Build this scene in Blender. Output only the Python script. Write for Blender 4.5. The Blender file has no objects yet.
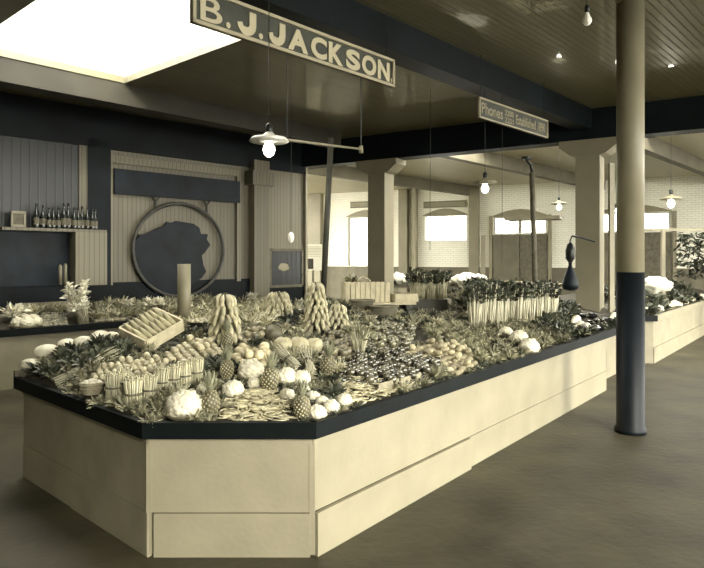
import bpy, bmesh, math, random
from mathutils import Vector, Matrix, Euler, noise
random.seed(7)
SC = bpy.context.scene
COL = SC.collection
PI = math.pi
F = 630.0; HY = 258.0; CX = 352.0; HC = 1.85

# ------------------------------------------------------------------ camera
cd = bpy.data.cameras.new('camera'); cam = bpy.data.objects.new('camera', cd); COL.objects.link(cam)
cam.location = (0, 0, HC); cam.rotation_euler = (PI/2, 0, 0)
cd.sensor_width = 36; cd.lens = 36*F/704; cd.shift_y = -(284-HY)/704; cd.clip_end = 200
SC.camera = cam
SC.view_settings.view_transform = 'Standard'; SC.view_settings.look = 'None'
SC.view_settings.gamma = 1; SC.view_settings.use_curve_mapping = False
SC.view_settings.exposure = 0.8

# ------------------------------------------------------------------ materials
def mat(name, col, rough=.6, var=.15, scale=8, bump=.0, bscale=40, spec=.4, metal=0, emit=None, estr=0, coat=0, kind='noise'):
    m = bpy.data.materials.new(name); m.use_nodes = True
    nt = m.node_tree; N = nt.nodes; L = nt.links
    b = N['Principled BSDF']
    b.inputs['Roughness'].default_value = rough
    b.inputs['Metallic'].default_value = metal
    b.inputs['Specular IOR Level'].default_value = spec
    b.inputs['Coat Weight'].default_value = coat
    tc = N.new('ShaderNodeTexCoord')
    nz = N.new('ShaderNodeTexNoise'); nz.inputs['Scale'].default_value = scale; nz.inputs['Detail'].default_value = 5
    L.new(tc.outputs['Object'], nz.inputs['Vector'])
    rp = N.new('ShaderNodeValToRGB')
    rp.color_ramp.elements[0].position = .3; rp.color_ramp.elements[1].position = .7
    rp.color_ramp.elements[0].color = tuple(c*(1-var) for c in col)+(1,)
    rp.color_ramp.elements[1].color = tuple(min(1, c*(1+var)) for c in col)+(1,)
    L.new(nz.outputs['Fac'], rp.inputs['Fac']); L.new(rp.outputs['Color'], b.inputs['Base Color'])
    if bump:
        n2 = N.new('ShaderNodeTexNoise'); n2.inputs['Scale'].default_value = bscale
        L.new(tc.outputs['Object'], n2.inputs['Vector'])
        bp = N.new('ShaderNodeBump'); bp.inputs['Strength'].default_value = bump; bp.inputs['Distance'].default_value = .01
        L.new(n2.outputs['Fac'], bp.inputs['Height']); L.new(bp.outputs['Normal'], b.inputs['Normal'])
    if emit:
        b.inputs['Emission Color'].default_value = emit+(1,); b.inputs['Emission Strength'].default_value = estr
    return m

def vary(m, amt):
    """per-object brightness change, so repeated fruits differ"""
    nt = m.node_tree; N = nt.nodes; L = nt.links; b = N['Principled BSDF']
    src = b.inputs['Base Color'].links[0].from_socket
    oi = N.new('ShaderNodeObjectInfo'); mr = N.new('ShaderNodeMapRange')
    mr.inputs['To Min'].default_value = 1-amt; mr.inputs['To Max'].default_value = 1+amt
    L.new(oi.outputs['Random'], mr.inputs['Value'])
    hs = N.new('ShaderNodeHueSaturation'); L.new(mr.outputs['Result'], hs.inputs['Value']); L.new(src, hs.inputs['Color'])
    L.new(hs.outputs['Color'], b.inputs['Base Color'])
    return m

def boards(name, col, width, axis='Y', rough=.35, depth=.006, var=.12, spec=.5, coat=0, grain=3):
    """beadboard: grooves every `width` metres across `axis` of the object's own space"""
    m = bpy.data.materials.new(name); m.use_nodes = True
    nt = m.node_tree; N = nt.nodes; L = nt.links; b = N['Principled BSDF']
    b.inputs['Roughness'].default_value = rough; b.inputs['Specular IOR Level'].default_value = spec; b.inputs['Coat Weight'].default_value = coat
    tc = N.new('ShaderNodeTexCoord'); sp = N.new('ShaderNodeSeparateXYZ'); L.new(tc.outputs['Object'], sp.inputs[0])
    dv = N.new('ShaderNodeMath'); dv.operation = 'DIVIDE'; dv.inputs[1].default_value = width; L.new(sp.outputs[axis], dv.inputs[0])
    fr = N.new('ShaderNodeMath'); fr.operation = 'FRACT'; L.new(dv.outputs[0], fr.inputs[0])
    fl = N.new('ShaderNodeMath'); fl.operation = 'FLOOR'; L.new(dv.outputs[0], fl.inputs[0])
    wn = N.new('ShaderNodeTexWhiteNoise'); wn.noise_dimensions = '1D'; L.new(fl.outputs[0], wn.inputs['W'])
    gr = N.new('ShaderNodeValToRGB'); e = gr.color_ramp.elements
    e[0].position = 0; e[0].color = (0, 0, 0, 1); e[1].position = .12; e[1].color = (1, 1, 1, 1)
    x = gr.color_ramp.elements.new(.88); x.color = (1, 1, 1, 1); x = gr.color_ramp.elements.new(1); x.color = (0, 0, 0, 1)
    L.new(fr.outputs[0], gr.inputs['Fac'])
    nz = N.new('ShaderNodeTexNoise'); nz.inputs['Scale'].default_value = grain; nz.inputs['Detail'].default_value = 6; L.new(tc.outputs['Object'], nz.inputs['Vector'])
    ad = N.new('ShaderNodeMath'); ad.operation = 'ADD'; L.new(wn.outputs['Value'], ad.inputs[0]); L.new(nz.outputs['Fac'], ad.inputs[1])
    mr = N.new('ShaderNodeMapRange'); mr.inputs['From Max'].default_value = 2; mr.inputs['To Min'].default_value = 1-var; mr.inputs['To Max'].default_value = 1+var
    L.new(ad.outputs[0], mr.inputs['Value'])
    g2 = N.new('ShaderNodeMapRange'); g2.inputs['To Min'].default_value = .45; g2.inputs['To Max'].default_value = 1; L.new(gr.outputs['Color'], g2.inputs['Value'])
    mu = N.new('ShaderNodeMath'); mu.operation = 'MULTIPLY'; L.new(mr.outputs[0], mu.inputs[0]); L.new(g2.outputs[0], mu.inputs[1])
    hs = N.new('ShaderNodeHueSaturation'); hs.inputs['Color'].default_value = col+(1,); L.new(mu.outputs[0], hs.inputs['Value'])
    L.new(hs.outputs['Color'], b.inputs['Base Color'])
    bp = N.new('ShaderNodeBump'); bp.inputs['Distance'].default_value = depth; bp.inputs['Strength'].default_value = .8
    L.new(gr.outputs['Color'], bp.inputs['Height']); L.new(bp.outputs['Normal'], b.inputs['Normal'])
    return m

def tan(v): return (v, v*.90, v*.60)
M = {}
M['cream'] = mat('cream_paint', tan(.24), .55, .10, 3, .15, 30)
M['cream2'] = mat('cream_paint_worn', tan(.22), .6, .14, 4, .2, 25)
M['trim'] = mat('dark_trim_paint', (.003, .005, .005), .5, .3, 6, .1, spec=.12)
M['dark'] = mat('dark_beam_paint', (.0045, .0075, .009), .5, .45, 1.5, spec=.15)
M['bed'] = mat('bed_boards', (.05, .045, .03), .8, .3, 5)
M['rearbeam'] = mat('rear_beam_paint', tan(.13), .6, .2, 2)
M['doorleaf'] = mat('door_paint', tan(.14), .6, .2, 3)
M['sidegirder'] = mat('side_girder_paint', tan(.04), .6, .2, 2)
M['column'] = mat('column_paint', tan(.25), .45, .12, 3)
M['colrear'] = mat('pillar_paint', tan(.22), .5, .1, 2)
M['brick'] = None
M['steel'] = mat('dark_metal', (.03, .032, .03), .4, .2, 10, metal=.6)
M['blackpaint'] = mat('black_paint', (.004, .006, .008), .5, .3, 5, spec=.18)
M['wood'] = mat('pale_wood', tan(.5), .7, .18, 12, .2, 40)
M['wood2'] = mat('brown_wood', tan(.12), .7, .3, 10, .2)
M['wooddark'] = mat('dark_wood', (.045, .042, .03), .6, .3, 8)
M['paper'] = mat('white_paper', (.7, .68, .56), .8, .05, 6)
M['white'] = mat('white_enamel', (.85, .83, .75), .3, .03, 5)
M['bulb'] = mat('bulb_glass', (1, .98, .9), .2, 0, 5, emit=(1, .95, .8), estr=9)
M['bulbrear'] = mat('bright_bulb_glass', (1, .98, .9), .2, 0, 5, emit=(1, .95, .8), estr=30)
M['floor'] = mat('wet_concrete', (.048, .042, .023), .55, .5, 1.6, .5, 14, spec=.4)
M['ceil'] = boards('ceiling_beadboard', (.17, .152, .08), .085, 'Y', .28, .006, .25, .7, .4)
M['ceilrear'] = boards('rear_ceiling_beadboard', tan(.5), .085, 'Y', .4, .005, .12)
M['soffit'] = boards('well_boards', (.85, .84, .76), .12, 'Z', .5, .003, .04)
M['wall'] = boards('wall_beadboard', tan(.15), .09, 'X', .5, .005, .1)
M['wallend'] = boards('wall_beadboard_pale', tan(.19), .09, 'X', .5, .004, .06)
M['walldark'] = boards('dark_cabinet_boards', (.009, .011, .010), .14, 'X', .4, .005, .3)
M['tealdark'] = mat('dark_sign_paint', (.006, .010, .014), .5, .5, 3, spec=.2)
M['ring'] = mat('ring_paint', (.05, .05, .04), .5, .4, 6)
M['signbg'] = mat('sign_ground', (.045, .048, .035), .45, .25, 5)
M['signframe'] = mat('sign_frame', tan(.38), .5, .1, 6)
M['letter'] = mat('sign_letter', tan(.5), .6, .05, 6)
M['letter2'] = mat('sign_letter_dim', tan(.3), .6, .05, 6)
M['glass'] = mat('bottle_glass', (.02, .025, .02), .12, .2, 6, spec=.8)
M['cream_white'] = mat('plaster_white', (.72, .69, .55), .7, .08, 2, .2, 8)

def brickmat():
    m = bpy.data.materials.new('painted_brick'); m.use_nodes = True
    nt = m.node_tree; N = nt.nodes; L = nt.links; b = N['Principled BSDF']; b.inputs['Roughness'].default_value = .6
    tc = N.new('ShaderNodeTexCoord'); mp = N.new('ShaderNodeMapping'); mp.inputs['Rotation'].default_value = (PI/2, 0, 0)
    L.new(tc.outputs['Object'], mp.inputs['Vector'])
    bk = N.new('ShaderNodeTexBrick'); bk.inputs['Scale'].default_value = 1; bk.inputs['Brick Width'].default_value = .22; bk.inputs['Row Height'].default_value = .075
    bk.inputs['Mortar Size'].default_value = .006
    bk.inputs['Color1'].default_value = (.92, .90, .78, 1); bk.inputs['Color2'].default_value = (.88, .86, .73, 1); bk.inputs['Mortar'].default_value = (.62, .59, .46, 1)
    L.new(mp.outputs[0], bk.inputs['Vector']); L.new(bk.outputs['Color'], b.inputs['Base Color'])
    bp = N.new('ShaderNodeBump'); bp.inputs['Distance'].default_value = .008; L.new(bk.outputs['Fac'], bp.inputs['Height']); bp.invert = True
    L.new(bp.outputs['Normal'], b.inputs['Normal'])
    return m
M['brick'] = brickmat()
M['tomato'] = vary(mat('tomato_skin', (.085, .078, .05), .16, .2, 20, spec=.9, coat=.5), .5)
M['tomatomid'] = vary(mat('tomato_ripening_skin', (.13, .12, .07), .18, .2, 20, spec=.8, coat=.3), .45)
M['tomatopale'] = vary(mat('pale_tomato_skin', (.40, .36, .23), .25, .2, 20, spec=.6), .25)
M['onion'] = vary(mat('onion_skin', (.50, .44, .27), .4, .2, 14), .3)
M['bulbveg'] = vary(mat('radish_skin', (.50, .46, .31), .25, .25, 25), .35)
M['apple'] = vary(mat('apple_skin', (.17, .15, .09), .3, .3, 12, spec=.6), .5)
M['potato'] = vary(mat('potato_skin', (.33, .29, .18), .7, .25, 12, .3), .3)
M['curd'] = mat('cauliflower_curd', (.66, .62, .47), .8, .08, 25, .5, 70)
M['pine'] = mat('pineapple_skin', (.10, .09, .05), .5, .5, 40, .5, 60)
M['pinecrown'] = mat('pineapple_crown', (.26, .26, .17), .5, .4, 15)
M['banana'] = vary(mat('banana_skin', (.42, .385, .25), .45, .25, 18), .2)
M['stalk'] = mat('banana_stalk', (.10, .09, .05), .7, .3, 10)
M['leafd'] = vary(mat('dark_leaf', (.06, .066, .043), .45, .5, 9, spec=.5), .4)
M['leafm'] = vary(mat('mid_leaf', (.22, .21, .13), .5, .6, 9), .35)
M['leafl'] = vary(mat('pale_leaf', (.40, .375, .25), .6, .35, 9), .25)
M['stem'] = vary(mat('pale_stem', (.52, .49, .33), .5, .3, 14), .15)
M['stemw'] = mat('white_stem', (.55, .52, .38), .5, .12, 14)
M['squash'] = vary(mat('white_squash', (.66, .62, .47), .45, .08, 8), .08)
M['pumpkin'] = mat('pumpkin_skin', (.42, .38, .24), .4, .25, 8)
M['melon'] = mat('melon_skin', (.10, .09, .055), .55, .4, 22, .3)
M['egg'] = mat('eggplant_skin', (.008, .008, .010), .08, .2, 8, spec=.9, coat=1)
M['bean'] = mat('bean_pod', (.45, .41, .26), .5, .4, 22)
M['wicker'] = boards('wicker_weave', (.10, .09, .055), .02, 'Z', .7, .004, .3)
M['splint'] = mat('basket_splint', tan(.28), .7, .25, 14)
M['tin'] = mat('dark_tin', (.03, .032, .03), .35, .3, 8, metal=.4)
M['corn'] = vary(mat('corn_husk', (.34, .31, .19), .5, .35, 16), .25)
M['flower'] = vary(mat('white_flower', (.75, .72, .58), .7, .15, 20), .15)

# ------------------------------------------------------------------ mesh builder
class MB:
    def __init__(s): s.v = []; s.f = []
    def add(s, vs, fs):
        o = len(s.v); s.v += [tuple(v) for v in vs]; s.f += [tuple(i+o for i in f) for f in fs]; return s
    def box(s, c, size, rz=0, mtx=None):
        hx, hy, hz = size[0]/2, size[1]/2, size[2]/2
        vs = [Vector((x*hx, y*hy, z*hz)) for x in (-1, 1) for y in (-1, 1) for z in (-1, 1)]
        R = mtx or Matrix.Rotation(rz, 4, 'Z')
        vs = [(R @ v)+Vector(c) for v in vs]
        return s.add(vs, [(0, 1, 3, 2), (4, 6, 7, 5), (0, 4, 5, 1), (2, 3, 7, 6), (0, 2, 6, 4), (1, 5, 7, 3)])
    def slab(s, p0, p1, z0, z1, t):
        """vertical board from p0 to p1 (xy), thickness t to the LEFT of p0->p1"""
        p0 = Vector(p0[:2]); p1 = Vector(p1[:2]); d = (p1-p0).normalized(); n = Vector((-d.y, d.x))*t
        q = [p0, p1, p1+n, p0+n]
        vs = [(a.x, a.y, z0) for a in q]+[(a.x, a.y, z1) for a in q]
        return s.add(vs, [(3, 2, 1, 0), (4, 5, 6, 7), (0, 1, 5, 4), (1, 2, 6, 5), (2, 3, 7, 6), (3, 0, 4, 7)])
    def poly(s, pts, z0, z1):
        n = len(pts)
        vs = [(p[0], p[1], z0) for p in pts]+[(p[0], p[1], z1) for p in pts]
        return s.add(vs, [tuple(range(n-1, -1, -1)), tuple(range(n, 2*n))]+[(i, (i+1) % n, (i+1) % n+n, i+n) for i in range(n)])
    def tube(s, path, rad, n=6, cap=True):
        path = [Vector(p) for p in path]; k = len(path)
        if not isinstance(rad, (list, tuple)): rad = [rad]*k
        up = None; vs = []
        for i, p in enumerate(path):
            t = (path[min(i+1, k-1)]-path[max(i-1, 0)])
            t = t.normalized() if t.length > 1e-9 else Vector((0, 0, 1))
            if up is None:
                up = Vector((0, 0, 1)) if abs(t.z) < .9 else Vector((1, 0, 0))
            a = t.cross(up).normalized(); b = a.cross(t).normalized(); up = b
            for j in range(n):
                th = 2*PI*j/n; vs.append(p+(a*math.cos(th)+b*math.sin(th))*rad[i])
        fs = [(i*n+j, i*n+(j+1) % n, (i+1)*n+(j+1) % n, (i+1)*n+j) for i in range(k-1) for j in range(n)]
        if cap: fs += [tuple(range(n-1, -1, -1)), tuple(range((k-1)*n, k*n))]
        return s.add(vs, fs)
    def lathe(s, prof, n=16, c=(0, 0, 0), mod=None):
        vs = []; k = len(prof)
        for i, (r, z) in enumerate(prof):
            for j in range(n):
                th = 2*PI*j/n; rr = r*(mod(th, i/(k-1)) if mod else 1)
                vs.append((c[0]+rr*math.cos(th), c[1]+rr*math.sin(th), c[2]+z))
        fs = [(i*n+j, i*n+(j+1) % n, (i+1)*n+(j+1) % n, (i+1)*n+j) for i in range(k-1) for j in range(n)]
        fs += [tuple(range(n-1, -1, -1)), tuple(range((k-1)*n, k*n))]
        return s.add(vs, fs)
    def ball(s, c, r, n=12, m=8, nz=0, nf=8, seed=0, mod=None):
        if not isinstance(r, (list, tuple)): r = (r, r, r)
        vs = []; fs = []
        for i in range(m+1):
            ph = PI*i/m
            for j in range(n):
                th = 2*PI*j/n
                d = Vector((math.sin(ph)*math.cos(th), math.sin(ph)*math.sin(th), math.cos(ph)))
                k = 1+(nz*noise.noise(d*nf+Vector((seed, 0, 0))) if nz else 0)
                if mod: k *= mod(th, ph)
                vs.append((c[0]+d.x*r[0]*k, c[1]+d.y*r[1]*k, c[2]+d.z*r[2]*k))
        for i in range(m):
            for j in range(n):
                fs.append((i*n+j, (i+1)*n+j, (i+1)*n+(j+1) % n, i*n+(j+1) % n))
        return s.add(vs, fs)
    def leaf(s, base, dirv, length, width, droop=.3, twist=0, seg=4, curl=.15):
        """curved blade, folded slightly along its rib"""
        d = Vector(dirv).normalized(); side = d.cross(Vector((0, 0, 1)))
        side = side.normalized() if side.length > 1e-4 else Vector((1, 0, 0))
        side = (Matrix.Rotation(twist, 3, d) @ side)
        nrm = side.cross(d)
        p = Vector(base); vs = []; st = length/seg
        for i in range(seg+1):
            t = i/seg; w = width*math.sin(PI*min(1, .12+t*.86))**.8*.5
            vs += [p-side*w+nrm*w*curl, p, p+side*w+nrm*w*curl]
            d = (d-Vector((0, 0, droop*1.0/seg*(.4+t)))).normalized(); p = p+d*st
        fs = []
        for i in range(seg):
            a = i*3; fs += [(a, a+1, a+4, a+3), (a+1, a+2, a+5, a+4)]
        return s.add(vs, fs)
    def build(s, name, m, parent=None, smooth=False, link=True, merge=False):
        me = bpy.data.meshes.new(name); me.from_pydata(s.v, [], s.f); me.materials.append(m)
        bm = bmesh.new(); bm.from_mesh(me)
        if merge: bmesh.ops.remove_doubles(bm, verts=bm.verts, dist=1e-5)
        bmesh.ops.recalc_face_normals(bm, faces=bm.faces); bm.to_mesh(me); bm.free()
        if smooth:
            for p in me.polygons: p.use_smooth = True
        o = bpy.data.objects.new(name, me)
        if link: COL.objects.link(o)
        if parent: o.parent = parent
        return o

def tag(o, label, cat, group=None, kind=None):
    o['label'] = label; o['category'] = cat
    if group: o['group'] = group
    if kind: o['kind'] = kind
    return o
def struct(o): o['kind'] = 'structure'; return o
def empty(name, loc=(0, 0, 0), rz=0, link=True):
    o = bpy.data.objects.new(name, None); o.empty_display_size = .1
    if link: COL.objects.link(o)
    o.location = loc; o.rotation_euler = (0, 0, rz); return o
KIDS = {}
def kid(root, o):
    o.parent = root; KIDS.setdefault(root.name, []).append(o); return o
def inst(proto, loc, rot=(0, 0, 0), sc=1, label='', cat='', group=None):
    """copy a thing with copies of its parts"""
    def cp(src, par):
        c = src.copy(); COL.objects.link(c)
        if par: c.parent = par
        for ch in KIDS.get(src.name, []): cp(ch, c)
        return c
    c = cp(proto, None); c.location = loc; c.rotation_euler = rot
    c.scale = (sc, sc, sc) if not isinstance(sc, (tuple, list)) else sc
    if label: tag(c, label, cat, group)
    return c
R = random.uniform

# ------------------------------------------------------------------ building frame (u = along the hall, w = to its left)
UA = math.radians(48)
U = Vector((math.cos(UA), math.sin(UA))); W = Vector((-math.sin(UA), math.cos(UA)))
def uw(u, w): p = U*u+W*w; return (p.x, p.y)
def in_frame(o): o.rotation_euler = (0, 0, UA); return o     # meshes built in (u, w, z)

struct(MB().box((8, 14, -.05), (60, 60, .1)).build('floor', M['floor']))
ZC = 4.55
def rects(u0, u1, w0, w1, holes, z0, z1, m, name):
    us = sorted({u0, u1, *[h[0] for h in holes], *[h[1] for h in holes]}); ws = sorted({w0, w1, *[h[2] for h in holes], *[h[3] for h in holes]})
    us = [a for a in us if u0 <= a <= u1]; ws = [a for a in ws if w0 <= a <= w1]
    b = MB()
    for a, c in zip(us, us[1:]):
        for d, e in zip(ws, ws[1:]):
            if any(h[0] <= a and c <= h[1] and h[2] <= d and e <= h[3] for h in holes): continue
            b.box(((a+c)/2, (d+e)/2, (z0+z1)/2), (c-a, e-d, z1-z0))
    return in_frame(struct(b.build(name, m)))
H1 = (2.69, 4.88, 4.75, 9.12)
# front bays: everything before the cross girder; polygon cut along the girder line
# girder line:  Y = 14.36 - .631 X   (u,w): 1.165u+.2w = 14.36
def girder_u(w): return (14.36-.2*w)/1.165
def ceil_poly(name, m, side):
    b = MB(); ws = [-5, 0, 4.75, 9.12, 12]
    if side > 0: ws = [-7, -5, 11, 15, 20]
    for a, c in zip(ws, ws[1:]):
        if side < 0:
            if (a, c) == (4.75, 9.12):
                b.poly([(-3, a), (H1[0], a), (H1[0], c), (-3, c)], ZC, ZC+.1)
                b.poly([(H1[1], a), (girder_u(a), a), (girder_u(c), c), (H1[1], c)], ZC, ZC+.1)
            else: b.poly([(-3, a), (girder_u(a), a), (girder_u(c), c), (-3, c)], ZC, ZC+.1)
        else:
            if (a, c) == (-5, 11):  # gap behind the girder: unseen skylight added to brighten the rear bays
                b.poly([(girder_u(a), a), (girder_u(a)+.3, a), (girder_u(c)+.3, c), (girder_u(c), c)], ZC, ZC+.1)
                b.poly([(girder_u(a)+2.7, a), (32, a), (32, c), (girder_u(c)+2.7, c)], ZC, ZC+.1)
            elif (a, c) == (15, 20): b.poly([(14, a), (32, a), (32, c), (14, c)], ZC, ZC+.1)  # unseen roof opening added to send daylight onto the back brick wall
            else: b.poly([(girder_u(a), a), (32, a), (32, c), (girder_u(c), c)], ZC, ZC+.1)
    return in_frame(struct(b.build(name, m)))
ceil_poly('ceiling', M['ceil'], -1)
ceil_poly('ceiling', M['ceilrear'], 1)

# light wells over the openings
def well(name, u0, u1, w0, w1, h, m):
    b = MB(); t = .08
    b.box((u0-t/2, (w0+w1)/2, ZC+.1+h/2), (t, w1-w0+2*t, h)); b.box((u1+t/2, (w0+w1)/2, ZC+.1+h/2), (t, w1-w0+2*t, h))
    b.box(((u0+u1)/2, w0-t/2, ZC+.1+h/2), (u1-u0, t, h)); b.box(((u0+u1)/2, w1+t/2, ZC+.1+h/2), (u1-u0, t, h))
    return in_frame(struct(b.build(name, m)))
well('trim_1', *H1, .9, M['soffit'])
def sky_bars(u0, u1, w0, w1, z):
    b = MB(); k = int((w1-w0)/.6)
    for i in range(k+1):
        b.box(((u0+u1)/2, w0+(w1-w0)*i/k, z), (u1-u0, .025, .04))
    return in_frame(struct(b.build('window_1', M['white'])))
sky_bars(*H1, ZC+.98)

# cross girder on its two pillars
C1 = Vector((.64, 13.96)); C2 = Vector((4.38, 11.6))
gd = (C1-C2).normalized(); gn = Vector((gd.y, -gd.x))     # gn points away from the camera
if gn.y < 0: gn = -gn
g0 = C2-gd*12; g1 = C1+gd*5.6
b = MB(); n = gn*.2
b.poly([tuple(g0-n), tuple(g1-n), tuple(g1+n), tuple(g0+n)], 4.0, ZC)
struct(b.build('trim_3', M['dark']))
# side girder over the painted wall and the beam down the middle of the hall
in_frame(struct(MB().box((3.4, 9.3, 4.385), (12.8, .32, .33)).build('trim_4', M['sidegirder'])))
in_frame(struct(MB().box((4.85, 4.55, 4.365), (15.7, .3, .37)).build('trim_5', M['dark'])))
# beams of the rear bays
def rearbeam(name, w, u0, u1, z0=4.2, t=.22): in_frame(struct(MB().box(((u0+u1)/2, w, (z0+ZC)/2), (u1-u0, t, ZC-z0)).build(name, M['rearbeam'])))
rearbeam('trim_6', 8.2, 11.2, 24)
rearbeam('trim_7', 12.6, 12.0, 24)
rearbeam('trim_8', 4.5, 11.8, 26)
rearbeam('trim_9', .4, 12.5, 26)

# ------------------------------------------------------------------ pillars
def pillar(c, name, label, size=.42):
    t = empty(name, (c.x, c.y, 0), math.atan2(-gd.y, -gd.x))
    tag(t, label, 'pillar', 'square pillars under the cross girder')
    MB().box((0, 0, 1.9), (size, size, 3.8)).build('shaft', M['colrear'], t)
    b = MB(); w = .40
    pr = [(-w-.1, 4.0), (w+.1, 4.0), (w+.1, 3.88), (w-.08, 3.74), (size/2, 3.70), (-size/2, 3.70), (-w+.08, 3.74), (-w-.1, 3.88)]
    vs = [(x, -size/2-.02, z) for x, z in pr]+[(x, size/2+.02, z) for x, z in pr]; k = len(pr)
    b.add(vs, [tuple(range(k)), tuple(range(2*k-1, k-1, -1))]+[(i, i+k, (i+1) % k+k, (i+1) % k) for i in range(k)])
    b.build('capital', M['colrear'], t)
    return t
pillar(C1, 'square_pillar', 'square painted pillar with bracketed top, left of the two, behind the wicker baskets')
p2 = pillar(C2, 'square_pillar', 'square painted pillar with bracketed top, right of the two, beside the round column')
tag(MB().box((4.66, 11.32, 1.9), (.1, .05, 3.3), .3).build('upright_board', M['cream']), 'tall pale narrow board against the right side of the right square pillar', 'board')

# round iron column
t = empty('round_column', (2.96, 6.70, 0)); tag(t, 'tall round iron column, pale above and black below, standing in the aisle', 'column')
MB().lathe([(.138, 1.70), (.138, ZC)], 32).build('upper_shaft', M['column'], t, True)['label'] = 'pale upper shaft'
MB().lathe([(.16, 0), (.16, .04), (.142, .07), (.141, 1.70)], 32).build('lower_shaft', M['blackpaint'], t, True)['label'] = 'black painted lower shaft'

# ------------------------------------------------------------------ painted wall on the left (origin at its right-hand end)
WA = math.atan2(.719, .695); WO = (-1.17, 15.05)
def wallpt(px):   # local x of the wall at picture column px
    r = (px-CX)/F; s = (r*WO[1]-WO[0])/(.695-r*.719); return s
def wally(px, py):
    s = wallpt(px); Y = WO[1]+s*.719; return HC+(HY-py)*Y/F
def onwall(o): o.location = (WO[0], WO[1], 0); o.rotation_euler = (0, 0, WA); return o
WL = MB().box((-8, .1, 2.28), (16, .2, 4.55)).build('wall_left', M['wall']); onwall(struct(WL))
onwall(struct(MB().box((-.6, -.02, 2.0), (1.2, .04, 3.98)).build('wall_left', M['wallend'])))
onwall(struct(MB().box((-8, -.03, .7), (16, .05, 1.4)).build('baseboard_left', M['dark'])))
onwall(struct(MB().box((-8, -.05, 4.2), (16, .12, .7)).build('trim_11', M['dark'])))
# frame strips around the painted panel
xl, xr = wallpt(106), wallpt(239)
b = MB(); b.box(((xl+xr)/2, -.04, 3.68), (xr-xl, .06, .14)); b.box((xl+.05, -.04, 2.5), (.1, .06, 2.3)); b.box((xr-.05, -.04, 2.5), (.1, .06, 2.3))
onwall(struct(b.build('trim_12', M['wallend'])))
b = MB(); b.box((wallpt(97), -.06, 2.4), (.42, .1, 3.2)); onwall(struct(b.build('trim_13', M['dark'])))
b = MB(); b.box((wallpt(256), -.12, 2.0), (.42, .2, 4.0)); b.box((wallpt(256), -.15, 3.6), (.62, .3, .3)); onwall(struct(b.build('trim_14', M['wall'])))
onwall(struct(MB().box((.0, .0, 2.0), (.06, .26, 4.0)).build('trim_15', M['column'])))
# hanging dark board
bx0, bx1 = wallpt(111), wallpt(236); zt = wally(111, 169); zb = wally(111, 194)
hb = empty('hanging_sign_board'); onwall(hb)
tag(hb, 'long dark blank signboard hanging above the ring emblem on the left wall', 'signboard')
MB().box(((bx0+bx1)/2, -.13, (zt+zb)/2), (bx1-bx0, .05, zt-zb)).build('board', M['tealdark'], hb)
# ring emblem with an animal head in silhouette
cxr = wallpt(178); zr = wally(178, 250)
rx = (wallpt(221)-wallpt(131))/2; rz_ = (wally(178, 204)-wally(178, 296))/2
em = empty('ring_emblem'); onwall(em); tag(em, 'large round ring emblem with dark bull head silhouette on the left wall', 'emblem')
path = [(cxr+rx*math.cos(a), -.10, zr+rz_*math.sin(a)) for a in [2*PI*i/48 for i in range(49)]]
MB().tube(path, .036, 8, False).build('ring', M['ring'], em, True)
for x in (wallpt(153), wallpt(204)):
    z1 = zr+rz_*math.sqrt(max(0, 1-((x-cxr)/rx)**2))
    b = MB(); b.tube([(x, -.10, z1), (x, -.10, zb-.09)], .025, 6); b.tube([(x, -.10, zb-.1), (x-.08, -.10, zb)], .02, 6); b.tube([(x, -.10, zb-.1), (x+.08, -.10, zb)], .02, 6)
    b.build('hanger', M['ring'], em)
sil = [(-.99, .12), (-.86, .30), (-.70, .34), (-.52, .44), (-.36, .50), (-.30, .60), (-.2, .56), (-.1, .62), (.1, .60), (.28, .58), (.42, .50), (.46, .36), (.62, .36), (.60, .24), (.68, .12), (.56, -.04), (.48, -.12), (.52, -.34), (.58, -.48), (.48, -.62), (.34, -.70), (.16, -.80), (.1, -.98), (-.2, -.97), (-.5, -.85), (-.75, -.65), (-.92, -.38), (-1, -.1)]
vs = [(cxr+rx*x, -.11, zr+rz_*z) for x, z in sil]+[(cxr+rx*x, -.06, zr+rz_*z) for x, z in sil]; k = len(sil)
MB().add(vs, [tuple(range(k)), tuple(range(2*k-1, k-1, -1))]+[(i, (i+1) % k, (i+1) % k+k, i+k) for i in range(k)]).build('silhouette', M['tealdark'], em)
# framed dark picture near the wall's end
fx0, fx1 = wallpt(268), wallpt(300); fz1 = wally(284, 250); fz0 = wally(284, 286)
fr = empty('framed_picture'); onwall(fr); tag(fr, 'dark framed picture with pale smudge, hung low near the right end of the painted wall', 'picture')
b = MB(); mx = (fx0+fx1)/2; mz = (fz0+fz1)/2; w_ = fx1-fx0; h_ = fz1-fz0
for dx, dz, sx, sz in ((0, h_/2, w_, .06), (0, -h_/2, w_, .06), (-w_/2, 0, .06, h_), (w_/2, 0, .06, h_)): b.box((mx+dx, -.07, mz+dz), (sx, .05, sz))
b.build('picture_frame', M['wood2'], fr)
MB().box((mx, -.06, mz), (w_-.04, .03, h_-.04)).build('picture_panel', M['walldark'], fr)
MB().ball((mx-.08, -.075, mz+.02), (.16, .01, .09), 12, 6, .3, 3).build('pale_smudge', M['letter2'], fr)

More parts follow.
